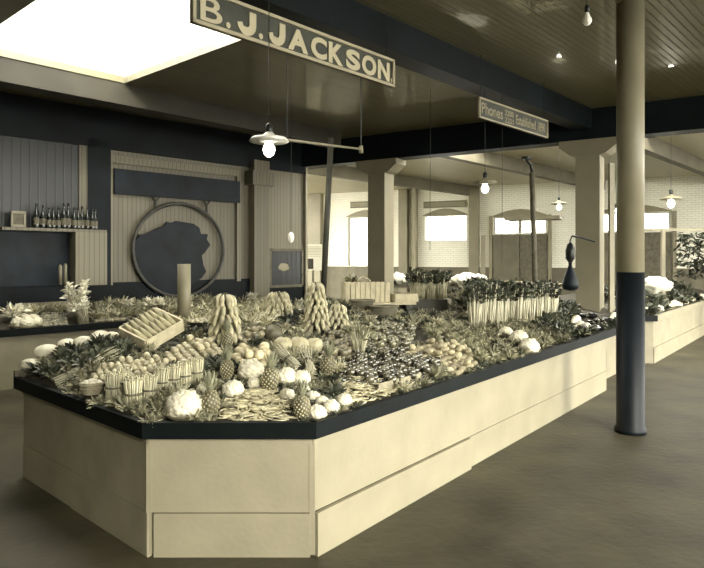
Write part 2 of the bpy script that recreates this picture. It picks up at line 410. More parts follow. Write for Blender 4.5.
# dark bar cabinet with bottles, far left
sh_z = wally(60, 231)
x0, x1, xm = wallpt(-6), wallpt(97), wallpt(66)
cab = empty('bottle_cabinet'); onwall(cab); tag(cab, 'dark open wall cabinet with a shelf of bottles at the far left', 'cabinet')
MB().box(((x0+x1)/2, -.2, sh_z), (x1-x0, .40, .05)).build('shelf', M['wall'], cab)
MB().box(((x0+x1)/2, -.04, (sh_z+3.95)/2), (x1-x0, .04, 3.95-sh_z)).build('back_panel', M['walldark'], cab)
MB().box(((xm+x1)/2, -.3, (sh_z+1.35)/2), (x1-xm, .22, sh_z-1.35-.05)).build('side_panel', M['wallend'], cab)['label'] = 'pale boarded lower panel'
MB().box(((x0+xm)/2, -.08, (sh_z+1.35)/2), (xm-x0, .06, sh_z-1.35-.06)).build('lower_recess', M['tealdark'], cab)
MB().box((wallpt(91), -.06, 3.1), (.5, .06, 1.5)).build('upper_panel', M['wall'], cab)
bt = MB().lathe([(.035, 0), (.038, .02), (.038, .17), (.03, .21), (.013, .25), (.013, .31), (.016, .315), (.015, .33)], 10).build('bottle', M['glass'], smooth=True, link=False)
lb = MB().lathe([(.0385, .05), (.0395, .055), (.0395, .13), (.0385, .135)], 10).build('bottle_label', M['letter2'], link=False); kid(bt, lb); lb.data.materials[0] = M['doorleaf']
Rw = Matrix.Rotation(WA, 4, 'Z')
def wl(x, y, z): v = Rw @ Vector((x, y, z)); return (v.x+WO[0], v.y+WO[1], z)
for i, px in enumerate([30, 36, 42, 47, 52, 57, 62, 67, 71, 76, 81, 85, 89]):
    inst(bt, wl(wallpt(px), -.28+R(-.04, .04), sh_z+.025), (0, 0, R(0, 6)), R(1.05, 1.35), 'dark glass bottle in the row on the cabinet shelf at the far left', 'bottle', 'bottles on the cabinet shelf')
pf = empty('small_frame', wl(wallpt(14), -.3, sh_z+.03), WA); tag(pf, 'small square pale frame standing at the left end of the bottle shelf', 'frame')
b = MB()
for dx, dz, sx, sz in ((0, .3, .36, .05), (0, .03, .36, .05), (-.16, .16, .05, .3), (.16, .16, .05, .3)): b.box((dx, 0, dz), (sx, .03, sz))
b.build('frame_border', M['column'], pf); pf.scale = (.6, 1, .8); pf.location = wl(wallpt(12), -.3, sh_z+.03); MB().box((0, .01, .165), (.28, .01, .24)).build('frame_panel', M['wood2'], pf)
for px, h in ((50, .34), (55, .36)):
    tag(MB().lathe([(.03, 0), (.03, h*.9), (.012, h)], 8).build('candle', M['cream2'], smooth=True), 'tall pale %s candle-like stick standing in the dark recess under the bottle shelf' % ('left' if px == 50 else 'right'), 'candle').location = wl(wallpt(px), -.45, 1.40)

# ------------------------------------------------------------------ window wall at the back
BA = math.atan2(-.422, .906); BO = (0, 25.94)
def bwx(px): r = (px-CX)/F; return r*25.94/(1+.466*r)/.906
def bwz(px, py): r = (px-CX)/F; Y = 25.94/(1+.466*r); return HC+(HY-py)*Y/F
def onb(o): o.location = (BO[0], BO[1], 0); o.rotation_euler = (0, 0, BA); return o
HO = []
def hole(px0, px1, py0, py1):
    h = (bwx(px0), bwx(px1), bwz((px0+px1)/2, py1), bwz((px0+px1)/2, py0)); HO.append(h); return h
w1 = hole(348, 388, 217, 266); w2 = hole(425, 466, 216, 240); w3 = hole(494, 546, 217, 233.5); w4 = hole(599, 669, 213, 231.5); w5 = hole(720, 790, 206, 230); w0 = hole(255, 292, 218, 266)
xs = sorted({-8, 20, *[h[0] for h in HO], *[h[1] for h in HO]}); b = MB()
zs = sorted({0, ZC, *[h[2] for h in HO], *[h[3] for h in HO]})
for a, c in zip(xs, xs[1:]):
    for d, e in zip(zs, zs[1:]):
        if any(h[0] <= a and c <= h[1] and h[2] <= d and e <= h[3] for h in HO): continue
        b.box(((a+c)/2, .15, (d+e)/2), (c-a, .3, e-d))
onb(struct(b.build('wall_back', M['brick'])))
onb(struct(MB().box((6, -.02, .75), (28, .03, 1.5)).build('baseboard_back', M['doorleaf'])))
GL = bpy.data.materials.new('frosted_pane'); GL.use_nodes = True
g = GL.node_tree.nodes['Principled BSDF']; g.inputs['Base Color'].default_value = (1, .99, .95, 1); g.inputs['Roughness'].default_value = .3; g.inputs['Transmission Weight'].default_value = 1; g.inputs['IOR'].default_value = 1.05
def window(n, h, mull=1, arch=True):
    t = empty('window_%d' % n); onb(t); t['kind'] = 'structure'
    b = MB(); x0, x1, z0, z1 = h; f = .06
    for i in range(mull+2): b.box((x0+(x1-x0)*i/(mull+1), .1, (z0+z1)/2), (f*(1.6 if 0 < i < mull+1 else 1), .1, z1-z0))
    b.box(((x0+x1)/2, .1, z0), (x1-x0, .1, f)); b.box(((x0+x1)/2, .1, z1), (x1-x0, .1, f))
    wf = b.build('window_frame', M['column'], t)
    MB().box(((x0+x1)/2, .13, (z0+z1)/2), (x1-x0, .01, z1-z0)).build('pane', GL, wf)
    if arch:
        k = 10; rise = .25; pts = []
        for i in range(k+1):
            a = i/k; pts.append((x0-.08+(x1-x0+.16)*a, z1+.04+rise*math.sin(PI*a)))
        vs = [(x, y, z) for y in (-.05, .0) for x, z in pts+[(pts[-1][0], z1+.02), (pts[0][0], z1+.02)]]; q = k+3
        MB().add(vs, [tuple(range(q)), tuple(range(2*q-1, q-1, -1))]+[(i, (i+1) % q, (i+1) % q+q, i+q) for i in range(q)]).build('arch_panel', M['column'], t)
    return t
window(2, w1); tw = window(3, w2)
MB().lathe([(.30, 0), (.30, .01)], 24).build('round_pane_mark', M['column'], tw)
o = tw.children[-1]; o.rotation_euler = (PI/2, 0, 0); o.location = (w2[0]+(w2[1]-w2[0])*.38, .09, (w2[2]+w2[3])/2)
def doorset(n, px0, px1, win):
    t = empty('door_%d' % n); onb(t); t['kind'] = 'structure'
    x0, x1 = bwx(px0), bwx(px1); zt = win[2]-.04; xm = (x0+x1)/2
    MB().box(((x0+xm)/2, -.05, zt/2), (xm-x0-.03, .06, zt)).build('door_leaf', M['doorleaf'], t)
    MB().box(((x1+xm)/2, -.05, zt/2), (x1-xm-.03, .06, zt)).build('door_leaf', M['wood2'], t)
    for lf, sx in zip([c_ for c_ in COL.objects if c_.parent == t], (-.12, .12)): MB().ball((xm+sx, -.10, 1.1), .035, 10, 6).build('door_handle', M['steel'], lf, True)
    b = MB(); b.box((x0-.07, -.05, (zt+.7)/2), (.12, .12, zt+.7)); b.box((x1+.07, -.05, (zt+.7)/2), (.12, .12, zt+.7)); b.build('door_frame', M['column'], t)
    return t
window(4, w3); window(5, w4); window(6, w5); window(7, w0); doorset(1, 493, 548, w3); doorset(2, 598, 672, w4)
# pilasters
for i, (px, w_) in enumerate([(316, .7), (405, .35), (475, .35), (416, .16)]):
    onb(struct(MB().box((bwx(px), -.14, ZC/2), (w_, .28, ZC)).build('trim_%d' % (16+i), M['colrear'] if i != 3 else M['column'])))
# boards over the windows with pale edge
for i, (p0, p1, lab) in enumerate([(351, 384, 'narrow dark notice board over the back-wall window behind the pillar'), (424, 466, 'narrow dark notice board over the back-wall window with the round mark')]):
    xa, xb = bwx(p0), bwx(p1); z = bwz((p0+p1)/2, 204.5)
    t = empty('notice_board'); onb(t); tag(t, lab, 'board', 'notice boards over the windows')
    MB().box(((xa+xb)/2, -.05, z), (xb-xa, .04, .24)).build('board_panel', M['column'], t)
    b = MB(); b.box(((xa+xb)/2, -.075, z+.11), (xb-xa, .02, .03)); b.box(((xa+xb)/2, -.075, z-.11), (xb-xa, .02, .03)); b.build('board_edge', M['wood2'], t)
# side closing walls
in_frame(struct(MB().box((10.6, 15.6, ZC/2), (.2, 9, ZC)).build('wall_side', M['brick'])))
in_frame(struct(MB().box((-3.1, -1, ZC/2), (.2, 26, ZC)).build('wall_front', M['wall'])))

# ------------------------------------------------------------------ big counter
D_ = Vector((-2.782, 5.337)); A_ = Vector((-1.256, 3.90)); B_ = Vector((-.247, 3.90)); E_ = Vector((3.566, 8.83))
ud = (E_-B_).normalized(); un = Vector((-ud.y, ud.x))
ld = (D_-A_).normalized()
def off(p, d): return p+d
OH = .06
# overhung outline
rn = Vector((ud.y, -ud.x)); fnv = Vector((0, -1)); lnv = Vector((-1, -1)); lnv = Vector((ld.y, -ld.x)); lnv = lnv if lnv.y < 0 and lnv.x < 0 else -lnv
def isect(p, d, q, e):
    den = d.x*e.y-d.y*e.x; s = ((q.x-p.x)*e.y-(q.y-p.y)*e.x)/den; return p+d*s
Bo = isect(B_+rn*OH, ud, B_+fnv*OH, Vector((1, 0))); Ao = isect(A_+lnv*OH, ld, A_+fnv*OH, Vector((1, 0)))
Do = D_+lnv*OH+ld*OH
LEN = 8.15
Eo = Bo+ud*LEN
Fo = Do+ud*(LEN+.4)
poly = [Ao, Bo, Eo, Fo, Do]
def dist_line(P, a, d, nrm): return (P-a).dot(nrm)
NR, NF, NL = -rn, -fnv, -lnv
def bed(X, Y):
    P = Vector((X, Y))
    d = min((P-Bo).dot(NR), (P-Bo).dot(NF)); e = max(0, (P-Ao).dot(NL)-.05)
    return .80+max(0, min(.17*max(0, min(d-.06, 2.5)), .20*(1-math.exp(-e/.15))+.075*e))
def inside(X, Y, m=.05):
    P = Vector((X, Y))
    if (P-Bo).dot(NR) < m or (P-Bo).dot(NF) < m or (P-Ao).dot(NL) < m: return False
    if (P-Do).dot(un) > -m: return False
    return (P-Bo).dot(ud) < LEN-m
ctr = empty('produce_counter', (0, 0, 0)); tag(ctr, 'long cream-painted produce counter with dark edge rail, in the foreground', 'counter')
# bed surface
b = MB(); NXg, NYg = 90, 30; vs = []
for i in range(NXg+1):
    for j in range(NYg+1):
        s_ = i/NXg; q = j/NYg
        # front chain: Do -> Ao -> Bo -> Eo ; back chain: Do -> Fo
        chain = [Do, Ao, Bo, Eo]; cuts = [0, 18/90, 27/90, 1]
        for c in range(3):
            if s_ <= cuts[c+1]+1e-9:
                fp = chain[c].lerp(chain[c+1], (s_-cuts[c])/(cuts[c+1]-cuts[c])); break
        bp_ = Do.lerp(Fo, s_)
        P = fp.lerp(bp_, q); vs.append((P.x, P.y, bed(P.x, P.y)))
fs = [(i*(NYg+1)+j, (i+1)*(NYg+1)+j, (i+1)*(NYg+1)+j+1, i*(NYg+1)+j+1) for i in range(NXg) for j in range(NYg)]
n0 = len(vs); b.add(vs, fs); b.add([(x, y, z-.03) for x, y, z in vs], fs)
b.build('display_bed', M['bed'], ctr)
def rail(p, q, nm='edge_rail'):
    o = MB().slab(p, q, .745, .845, .045).build(nm, M['trim'], ctr); return o
rail(Do, Ao); rail(Ao, Bo); rail(Bo, Eo)
def panel(p, q, z0, z1, out, m, nm):
    d = (q-p).normalized(); n = Vector((d.y, -d.x))
    return MB().slab(p+n*out, q+n*out, z0, z1, .03).build(nm, m, ctr)
panel(D_, A_, .275, .745, 0, M['cream2'], 'side_panel'); panel(A_, B_, .275, .745, 0, M['cream'], 'front_panel'); panel(B_, E_, .275, .745, 0, M['cream'], 'side_panel')
panel(A_, B_, .68, .745, .012, M['cream'], 'apron_strip'); panel(B_, E_, .69, .745, .012, M['cream'], 'apron_strip'); panel(D_, A_, .70, .745, .012, M['cream2'], 'apron_strip')
panel(D_, D_.lerp(A_, .46), 0, .27, .004, M['cream2'], 'plinth_board'); panel(D_.lerp(A_, .465), A_, 0, .27, .012, M['cream2'], 'plinth_board')
panel(A_+Vector((.03, 0)), B_-Vector((.012, 0)), 0, .27, .008, M['cream'], 'plinth_board')
kx = .215*(E_-B_).length
panel(B_+ud*.02, B_+ud*kx*1.55, 0, .27, .03, M['cream'], 'plinth_board'); panel(B_+ud*(kx*1.55+.01), E_-ud*.02, 0, .27, .002, M['cream'], 'plinth_board')
for p in (A_, B_): MB().box((p.x, p.y+.012, .38), (.035, .03, .735)).build('corner_post', M['cream'], ctr)
# returning end, recessed run, back
E2 = E_+un*.24; E3 = B_+ud*LEN+un*.24
panel(E_, E_+un*1.9, 0, .745, 0, M['cream2'], 'end_panel'); panel(E2, E3, 0, .745, 0, M['cream2'], 'recessed_panel')
Bk0 = D_+ud*.1; Bk1 = Bk0+ud*(LEN)
MB().slab(Bk1, Bk0, 0, .745, .03).build('back_panel', M['cream2'], ctr)
MB().slab(Fo, Do, .745, .9, .03).build('back_board', M['wood2'], ctr)

# pixel -> bed
def place(px, py, h=0):
    r = (px-CX)/F; k = (py-HY)/F; Y = 3.4
    while Y < 16:
        if HC-k*Y <= bed(r*Y, Y)+h: break
        Y += .02
    return Vector((r*Y, Y, bed(r*Y, Y)))
def topx(P): return (CX+F*P[0]/P[1], HY+F*(HC-P[2])/P[1])
def in_poly(x, y, pl):
    c = False; j = len(pl)-1
    for i in range(len(pl)):
        if (pl[i][1] > y) != (pl[j][1] > y) and x < (pl[j][0]-pl[i][0])*(y-pl[i][1])/(pl[j][1]-pl[i][1])+pl[i][0]: c = not c
        j = i
    return c
USED = [(C1.x, C1.y, .5), (C2.x, C2.y, .6)]      # (x, y, r) taken footprints on the bed
def take(x, y, r): USED.append((x, y, r))
def free(x, y, r): return all((x-a)**2+(y-c)**2 > ((r+d)*.9)**2 for a, c, d in USED)

RB = Do+ud*0   # rear edge start
def rear(s, inset): P = Do+ud*s-un*inset; return Vector((P.x, P.y, bed(P.x, P.y)))
def rear_at(px, inset):
    r = (px-CX)/F; best = None; s = 0
    while s < 9:
        P = rear(s, inset)
        if best is None or abs(P.x/P.y-r) < best[0]: best = (abs(P.x/P.y-r), P)
        s += .02
    return best[1]
def zpx(P, py): return HC+(HY-py)*P.y/F

# ------------------------------------------------------------------ produce prototypes (never linked themselves)
def P_tomato(m, nm='tomato', r=.028, sq=.85):
    b = MB(); b.ball((0, 0, 0), (r, r, r*sq), 12, 8, mod=lambda th, ph: 1-.10*math.exp(-(ph/.5)**2)+.02*math.cos(5*th)*math.sin(ph))
    return b.build(nm, m, smooth=True, link=False, merge=True)
def P_cauli(r=.085, seed=0):
    t = empty('cauliflower', link=False)
    b = MB(); b.ball((0, 0, .0), (r, r, r*.85), 48, 30, .0, mod=lambda th, ph: .92+.32*abs(noise.noise(Vector((math.sin(ph)*math.cos(th), math.sin(ph)*math.sin(th), math.cos(ph)))*4+Vector((seed, 0, 0))))+.16*abs(noise.noise(Vector((math.sin(ph)*math.cos(th), math.sin(ph)*math.sin(th), math.cos(ph)))*9)))
    kid(t, b.build('curd', M['curd'], smooth=True, link=False, merge=True))
    b = MB()
    for i in range(9):
        a = 2*PI*i/9; b.leaf((math.cos(a)*r*.75, math.sin(a)*r*.75, -r*.75), (math.cos(a)*1.1, math.sin(a)*1.1, .6), r*.75, r*.8, -.5, 0, 4, .3)
    kid(t, b.build('leaf_collar', M['leafl'], smooth=True, link=False)); return t
def P_pineapple(seed=0):
    t = empty('pineapple', link=False); rr, hh = .055, .088
    b = MB(); n, m = 40, 30
    b.ball((0, 0, 0), (rr, rr, hh), n, m, mod=lambda th, ph: (1+.05*abs(math.sin(4*th+ph*5)))*(1+.03*math.sin(ph)**2))
    kid(t, b.build('fruit', M['pine'], smooth=True, link=False, merge=True))
    b = MB()
    for i in range(110):
        ph = math.acos(1-2*(i+.5)/110); th = i*2.39996
        rr_ = 1.06
        b.ball((rr*rr_*math.sin(ph)*math.cos(th), rr*rr_*math.sin(ph)*math.sin(th), hh*1.0*math.cos(ph)), .0078, 6, 4)
    kid(t, b.build('fruit_eyes', M['corn'], smooth=True, link=False))
    b = MB(); rnd = random.Random(seed)
    for i in range(30):
        a = i*2.4; up = 1.0-.0*i; sp = .75*(1-i/34)
        b.leaf((math.cos(a)*.014, math.sin(a)*.014, hh*.9), (math.cos(a)*sp, math.sin(a)*sp, 1), .07+.065*(i/30)+rnd.uniform(0, .02), .016, .25*sp, 0, 4, .4)
    kid(t, b.build('crown', M['pinecrown'], smooth=True, link=False)); return t
def banana_mb(L=.15, r=.016, bend=1.1):
    b = MB(); k = 8; pts = []; R0 = L/bend; r = .0165; L = L*.85; R0 = L/bend
    for i in range(k+1):
        a = bend*(i/k-.5); pts.append((0, R0*(math.cos(a)-math.cos(bend/2)), -R0*math.sin(a)))
    b.tube(pts, [r*.3, r*.45, r*.9, r, r, r, r*.9, r*.5, r*.25], 6); return b
def P_banana():
    return banana_mb().build('banana', M['banana'], smooth=True, link=False)
BANME = P_banana()
def P_bunch(h, rad, rows, per, seed, cone=.35):
    """hanging stem of bananas set upright: stalk with hands of single bananas"""
    t = empty('banana_bunch', link=False); rnd = random.Random(seed)
    kid(t, MB().tube([(0, 0, 0), (.01, 0, h*.5), (0, .01, h+.04)], [.03, .028, .018], 8).build('stalk', M['stalk'], smooth=True, link=False))
    for i in range(rows):
        z = h*(i+.6)/(rows); rr = rad*(1-cone*(i/max(1, rows-1))**1.3)
        for j in range(per):
            a = 2*PI*(j+.5*(i % 2))/per+rnd.uniform(-.12, .12)
            o = BANME.copy(); o.name = 'banana'
            tilt = rnd.uniform(.25, .95)
            Rm = Matrix.Translation((math.cos(a)*rr*.75, math.sin(a)*rr*.75, z)) @ Matrix.Rotation(a-PI/2, 4, 'Z') @ Matrix.Rotation(tilt*(1 if i < rows-1 else .6), 4, 'X')
            o.matrix_basis = Rm @ Matrix.Diagonal((1.15, 1.15, rnd.uniform(.9, 1.1), 1)); kid(t, o)
    return t
def P_greens(m, n=46, R_=.09, H=.10, lw=.035, ll=.10, seed=0, nm='leafy_greens', stems=True, droop=.7):
    rnd = random.Random(seed); t = empty(nm, link=False); b = MB()
    for i in range(n):
        a = rnd.uniform(0, 2*PI); e = rnd.uniform(.15, 1.3); d = Vector((math.cos(a)*math.cos(e), math.sin(a)*math.cos(e), math.sin(e)))
        q = rnd.uniform(0, .5); base = Vector((math.cos(a)*R_*q, math.sin(a)*R_*q, rnd.uniform(.0, H*.5)))
        b.leaf(base, d, ll*rnd.uniform(.7, 1.2), lw*rnd.uniform(.6, 1.3), droop*rnd.uniform(.3, 1.3), rnd.uniform(-.9, .9), 4, .3)
    kid(t, b.build('leaves', m, smooth=True, link=False))
    if stems:
        b = MB()
        for i in range(10):
            a = rnd.uniform(0, 2*PI); b.tube([(0, 0, .01), (math.cos(a)*R_*.6, math.sin(a)*R_*.6, H*.5), (math.cos(a)*R_*1.1, math.sin(a)*R_*1.1, H*rnd.uniform(.4, .9))], [.004, .003, .002], 4)
        kid(t, b.build('stems', M['stem'], smooth=True, link=False))
    return t
def P_bundle(h=.2, r=.042, n=30, seed=0, m=None, tipm=None, tie=True, nm='stalk_bundle', tip=.12, fan=.15):
    rnd = random.Random(seed); t = empty(nm, link=False); b = MB(); b2 = MB()
    for i in range(n):
        q = math.sqrt((i+.5)/n)*r; a = i*2.39996
        x, y = q*math.cos(a), q*math.sin(a); k = 1+fan; hh = h*rnd.uniform(.9, 1.05)
        b.tube([(x*.95, y*.95, 0), (x*.85, y*.85, hh*.45), (x*k, y*k, hh)], [.0052, .0048, .004], 5)
        b2.tube([(x*k, y*k, hh*.98), (x*k*1.05, y*k*1.05, hh*(1+tip*.5)), (x*k*1.08, y*k*1.08, hh*(1+tip))], [.0055, .0065, .001], 5)
    kid(t, b.build('stalks', m or M['stem'], smooth=True, link=False)); kid(t, b2.build('tips', tipm or M['leafm'], smooth=True, link=False))
    if tie: kid(t, MB().lathe([(r*.9, h*.42), (r*.96, h*.43), (r*.96, h*.48), (r*.9, h*.49)], 14).build('tie_band', M['wood2'], link=False))
    return t
def P_celery(h=.34, n=14, seed=0, m=None, leafm=None, nm='celery_bunch', spread=.10):
    rnd = random.Random(seed); t = empty(nm, link=False); b = MB(); b2 = MB()
    for i in range(n):
        a = i*2.4; q = .014+.0025*i**.8; sx = math.cos(a)*spread*rnd.uniform(.5, 1.1); sy = math.sin(a)*spread*rnd.uniform(.5, 1.1); hh = h*rnd.uniform(.8, 1.05)
        top = Vector((math.cos(a)*q+sx, math.sin(a)*q+sy, hh))
        b.tube([(math.cos(a)*q, math.sin(a)*q, 0), (math.cos(a)*q*1.2+sx*.3, math.sin(a)*q*1.2+sy*.3, hh*.5), top], [.010, .008, .004], 6)
        for k in range(7):
            a2 = rnd.uniform(0, 2*PI); b2.leaf(top-Vector((0, 0, rnd.uniform(0, .1))), (math.cos(a2), math.sin(a2), rnd.uniform(.2, 1.2)), rnd.uniform(.04, .08), .035, .5, rnd.uniform(-1, 1), 3, .3)
    kid(t, b.build('stalks', m or M['stem'], smooth=True, link=False)); kid(t, b2.build('leaves', leafm or M['leafm'], smooth=True, link=False)); return t

def settle(n_px, n_py, rad, h=None): return place(n_px, n_py)

# ---- individually placed things, by footprint (centre bottom on the bed)
def put(proto, px, py, hc, label, cat, group=None, rot=(0, 0, 0), sc=1, fr=.08, sink=0):
    """proto origin sits hc above the bed; (px, py) is where that origin shows in the photo"""
    P = place(px, py, hc); take(P.x, P.y, fr)
    return inst(proto, (P.x, P.y, P.z+hc-sink), rot, sc, label, cat, group)
# cauliflowers
ca = [P_cauli(.085, s) for s in range(3)]
CA = [(184, 406, 1.28, 'largest white cauliflower, on the front edge left of the front pineapple'),
      (204, 391, .62, 'small white cauliflower piece peeking out behind the largest cauliflower'),
      (233, 391, .86, 'wide white cauliflower at the back left of the front bean heap'),
      (251, 371, 1.10, 'large pale cauliflower left of the middle pineapple'),
      (254, 384, .55, 'small white cauliflower wedged left of the middle pineapple, above the bean heap'),
      (286, 377, .88, 'round white cauliflower just right of the middle pineapple'),
      (301, 379, .80, 'white cauliflower with pale leaves behind the right front pineapple'),
      (287, 396, .58, 'small white cauliflower at the right end of the front bean heap'),
      (317, 413, .68, 'white cauliflower next to the corner of the rail, right of the right front pineapple'),
      (331, 408, .66, 'white cauliflower on the rail just right of the counter corner'),
      (344, 401, .62, 'rightmost front cauliflower, wrapped in pale leaves'),
      (313, 397, .55, 'small white cauliflower in the slanting row behind the corner'),
      (304, 390, .5, 'smallest white cauliflower at the top of the slanting row behind the corner'),
      (322, 402, .5, 'small white cauliflower halfway down the slanting row to the corner')]
for i, (x, y, s, l) in enumerate(CA): put(ca[i % 3], x, y, .068*s, l, 'cauliflower', 'cauliflowers along the front', (0, 0, R(0, 6)), s, .085*s)
pa = P_pineapple(1)
PA = [(210, 404, 'pineapple standing at the front rail beside the largest cauliflower', (0, 0, 0), 1.0),
      (270, 380, 'pineapple standing in the middle between two cauliflowers', (.05, .06, 1), .98),
      (302, 408, 'pineapple standing at the front rail near the counter corner', (0, 0, 2), .88),
      (227, 370, 'small dark pineapple behind the large pale cauliflower to its left', (0, -.05, 3), .85),
      (227, 340, 'small pineapple standing in front of the left banana bunch', (0, 0, 4), .85),
      (328, 366, 'pineapple leaning to the right beside the bean pods, left of the upright stalks', (0, .3, 5), 1.0)]
for x, y, l, r, s in PA: put(pa, x, y, .088*s, l, 'pineapple', 'pineapples on the counter', r, s, .06)
# banana bunches
bb = [P_bunch(.36, .125, 5, 11, 1, .4), P_bunch(.22, .15, 5, 12, 2, .3), P_bunch(.45, .125, 7, 10, 3, .5), P_bunch(.26, .12, 4, 9, 4, .4)]
for k, (x, y, i, l, s, rt) in enumerate([(225, 343, 0, 'left bunch of bananas standing behind the small pineapple', 1.12, 0), (278, 318, 1, 'middle bunch of bananas with tight short fingers facing forward', 1.1, 0), (316, 334, 2, 'tallest bunch of bananas, standing left of the slanting dark post', 1.08, 0)]):
    put(bb[i], x, y, .0, l, 'bananas', 'banana bunches on the counter', (0, 0, rt), s, .13)
put(bb[3], 336, 332, .0, 'dark small bunch of bananas half hidden to the right of the tallest bunch', 'bananas', 'banana bunches on the counter', (0, .2, 1), 1.0, .1)
# loose bananas
for i in range(9):
    put(BANME, 246+(i % 3)*8+R(-1, 1), 339-(i//3)*4, .02, 'loose banana lying between the left banana bunch and the dark round melon', 'banana', 'loose bananas left of the melon', (PI/2*R(.8, 1), R(-.3, .3), R(1, 2)), 1, .02)
for i in range(6):
    put(BANME, 290+i*3, 333-(i % 2)*3, .02, 'loose banana lying in front of the tallest banana bunch', 'banana', 'loose bananas by the tallest bunch', (PI/2, 0, R(.2, .6)), 1, .02)
# melon, pumpkins
t = empty('melon', link=False); kid(t, MB().ball((0, 0, 0), (.088, .088, .085), 28, 18, .03, 5).build('melon_body', M['melon'], smooth=True, link=False, merge=True)); kid(t, MB().tube([(0, 0, .08), (.01, 0, .105)], [.008, .006], 6).build('stem', M['stalk'], link=False))
put(t, 273, 334, .085, 'dark round melon standing behind the pale pumpkins', 'melon', None, (0, 0, 0), 1, .09)
t = empty('pumpkin', link=False); kid(t, MB().ball((0, 0, 0), (.088, .088, .08), 40, 20, mod=lambda th, ph: 1+.025*math.cos(10*th)*math.sin(ph)-.12*math.exp(-(ph/.3)**2)).build('pumpkin_body', M['pumpkin'], smooth=True, link=False, merge=True)); kid(t, MB().tube([(0, 0, .055), (.01, 0, .09), (.022, 0, .1)], [.012, .008, .008], 6).build('stem', M['stalk'], link=False))
for x, y, s, l in ((283, 345, .95, 'left of the three pumpkins in the middle of the counter'), (299, 345, 1.0, 'pale middle pumpkin of the three, above the leeks'), (314, 346, .95, 'right of the three pumpkins, darker, left of the leafy stalks')):
    put(t, x, y, .07*s, l, 'pumpkin', 'pumpkins in the middle of the counter', (.1, 0, R(0, 5)), s, .085)
# upright leafy stalks, leeks, white roots
ce = P_celery(.30, 13, 3)
put(ce, 360, 357, 0, 'upright bundle of leafy celery stalks between the tomatoes', 'celery', None, (0, -.05, 0), 1, .06)
lk = P_bundle(.30, .04, 18, 5, M['stemw'], M['leafl'], True, 'leek_bundle', .15, .5)
def lay(proto, px, py, hc, label, cat, rz, sc=1, group=None, tilt=1.45, fr=.08):
    return put(proto, px, py, hc, label, cat, group, Euler((0, tilt, rz)), sc, fr)
lay(lk, 311, 371, .05, 'bundle of white leeks lying towards the viewer below the pale pumpkin', 'leeks', math.radians(105), 1.0, tilt=1.2)
lay(lk, 297, 366, .05, 'bundle of darker leeks lying left of the white leeks', 'leeks', math.radians(130), .9, tilt=1.2)
rt = P_bundle(.32, .06, 22, 8, M['stemw'], M['leafm'], False, 'white_root_bunch', .5, .5)
lay(rt, 56, 386, .04, 'bunch of long white roots near the left rail', 'roots', math.radians(35), 1.0, tilt=1.2)
lay(rt, 70, 379, .04, 'second bunch of long white roots just behind the one at the left rail', 'roots', math.radians(35), .9, tilt=1.2)
# white squashes on the back left
sq = MB().ball((0, 0, 0), (.085, .07, .05), 24, 12, .05, 3, mod=lambda th, ph: 1+.03*math.cos(8*th)*math.sin(ph)).build('white_squash', M['squash'], smooth=True, link=False, merge=True)
SQ = [(30, 364, 1.0, 'nearest to the left end of the rail'), (46, 349, 1.15, 'largest, second from the left end'), (67, 344, .95, 'third from the left end of the row'), (83, 335, 1.05, 'round, behind the middle one'), (100, 336, 1.0, 'right of the round one at the back of the row'), (84, 347, .8, 'small, in front of the middle one'), (99, 346, .9, 'front right of the row by the crate'), (63, 339, .5, 'smallest, at the back'), (112, 333, .7, 'rightmost, behind the crate corner')]
def put_rear(proto, px, inset, hc, label, cat, group, sc):
    P = rear_at(px, inset); take(P.x, P.y, .07*sc); return inst(proto, (P.x, P.y, P.z+hc), (0, 0, R(0, 6)), sc, label, cat, group)
for x, y, s, l in SQ: put_rear(sq, x, .09 if y < 350 and s > .6 and x not in (83, 99) or x in (30, 63) else .22, .05*s+.02, 'white squash on the back left, '+l.replace(' of the row', ''), 'squash', 'white squashes on the left', s*1.1)
# three white cabbages near the right rail
for x, y, s, l in ((506, 333, .85, 'left and smallest'), (519, 338, 1.05, 'middle'), (529, 347, 1.1, 'right and nearest')):
    put(ca[0], x, y, .075*s, 'white cauliflower head on the right half of the counter, %s of three' % l, 'cauliflower', 'three white heads on the right', (0, 0, R(0, 6)), s*1.1, .09)
# eggplants and squashes at the far right end
eg = empty('eggplant', link=False); kid(eg, MB().lathe([(.002, -.09), (.03, -.083), (.045, -.055), (.048, -.02), (.038, .03), (.026, .07), (.014, .09), (.002, .094)], 16).build('eggplant_body', M['egg'], smooth=True, link=False)); kid(eg, MB().tube([(0, 0, .085), (.005, 0, .12)], [.016, .006], 6).build('stem', M['leafm'], link=False))
for i, (x, y) in enumerate([(577, 312), (583, 316), (592, 316), (597, 321), (590, 323), (603, 320), (598, 328), (604, 325), (609, 321)]):
    put(eg, x, y, .045, 'glossy black eggplant in the cluster at the far right end of the counter', 'eggplant', 'eggplants at the right end', (1.45, R(-.3, .3), R(-.8, .8)), R(1, 1.25), .05)
cs = MB().tube([(-.10, 0, 0), (-.05, .01, .015), (0, .02, .025), (.05, .0, .02), (.09, -.03, 0), (.115, -.05, -.01)], [.02, .05, .058, .045, .026, .018], 14).build('crookneck_squash', M['squash'], smooth=True, link=False)
for x, y, l in ((579, 327, 'left'), (585, 329, 'middle'), (575, 321, 'upper'), (613, 318, 'rightmost')):
    put(cs, x, y, .05, 'pale curved squash beside the eggplants, %s one' % l, 'squash', 'curved squashes by the eggplants', (0, 0, R(-2.2, -1.4)), 1.1, .07)

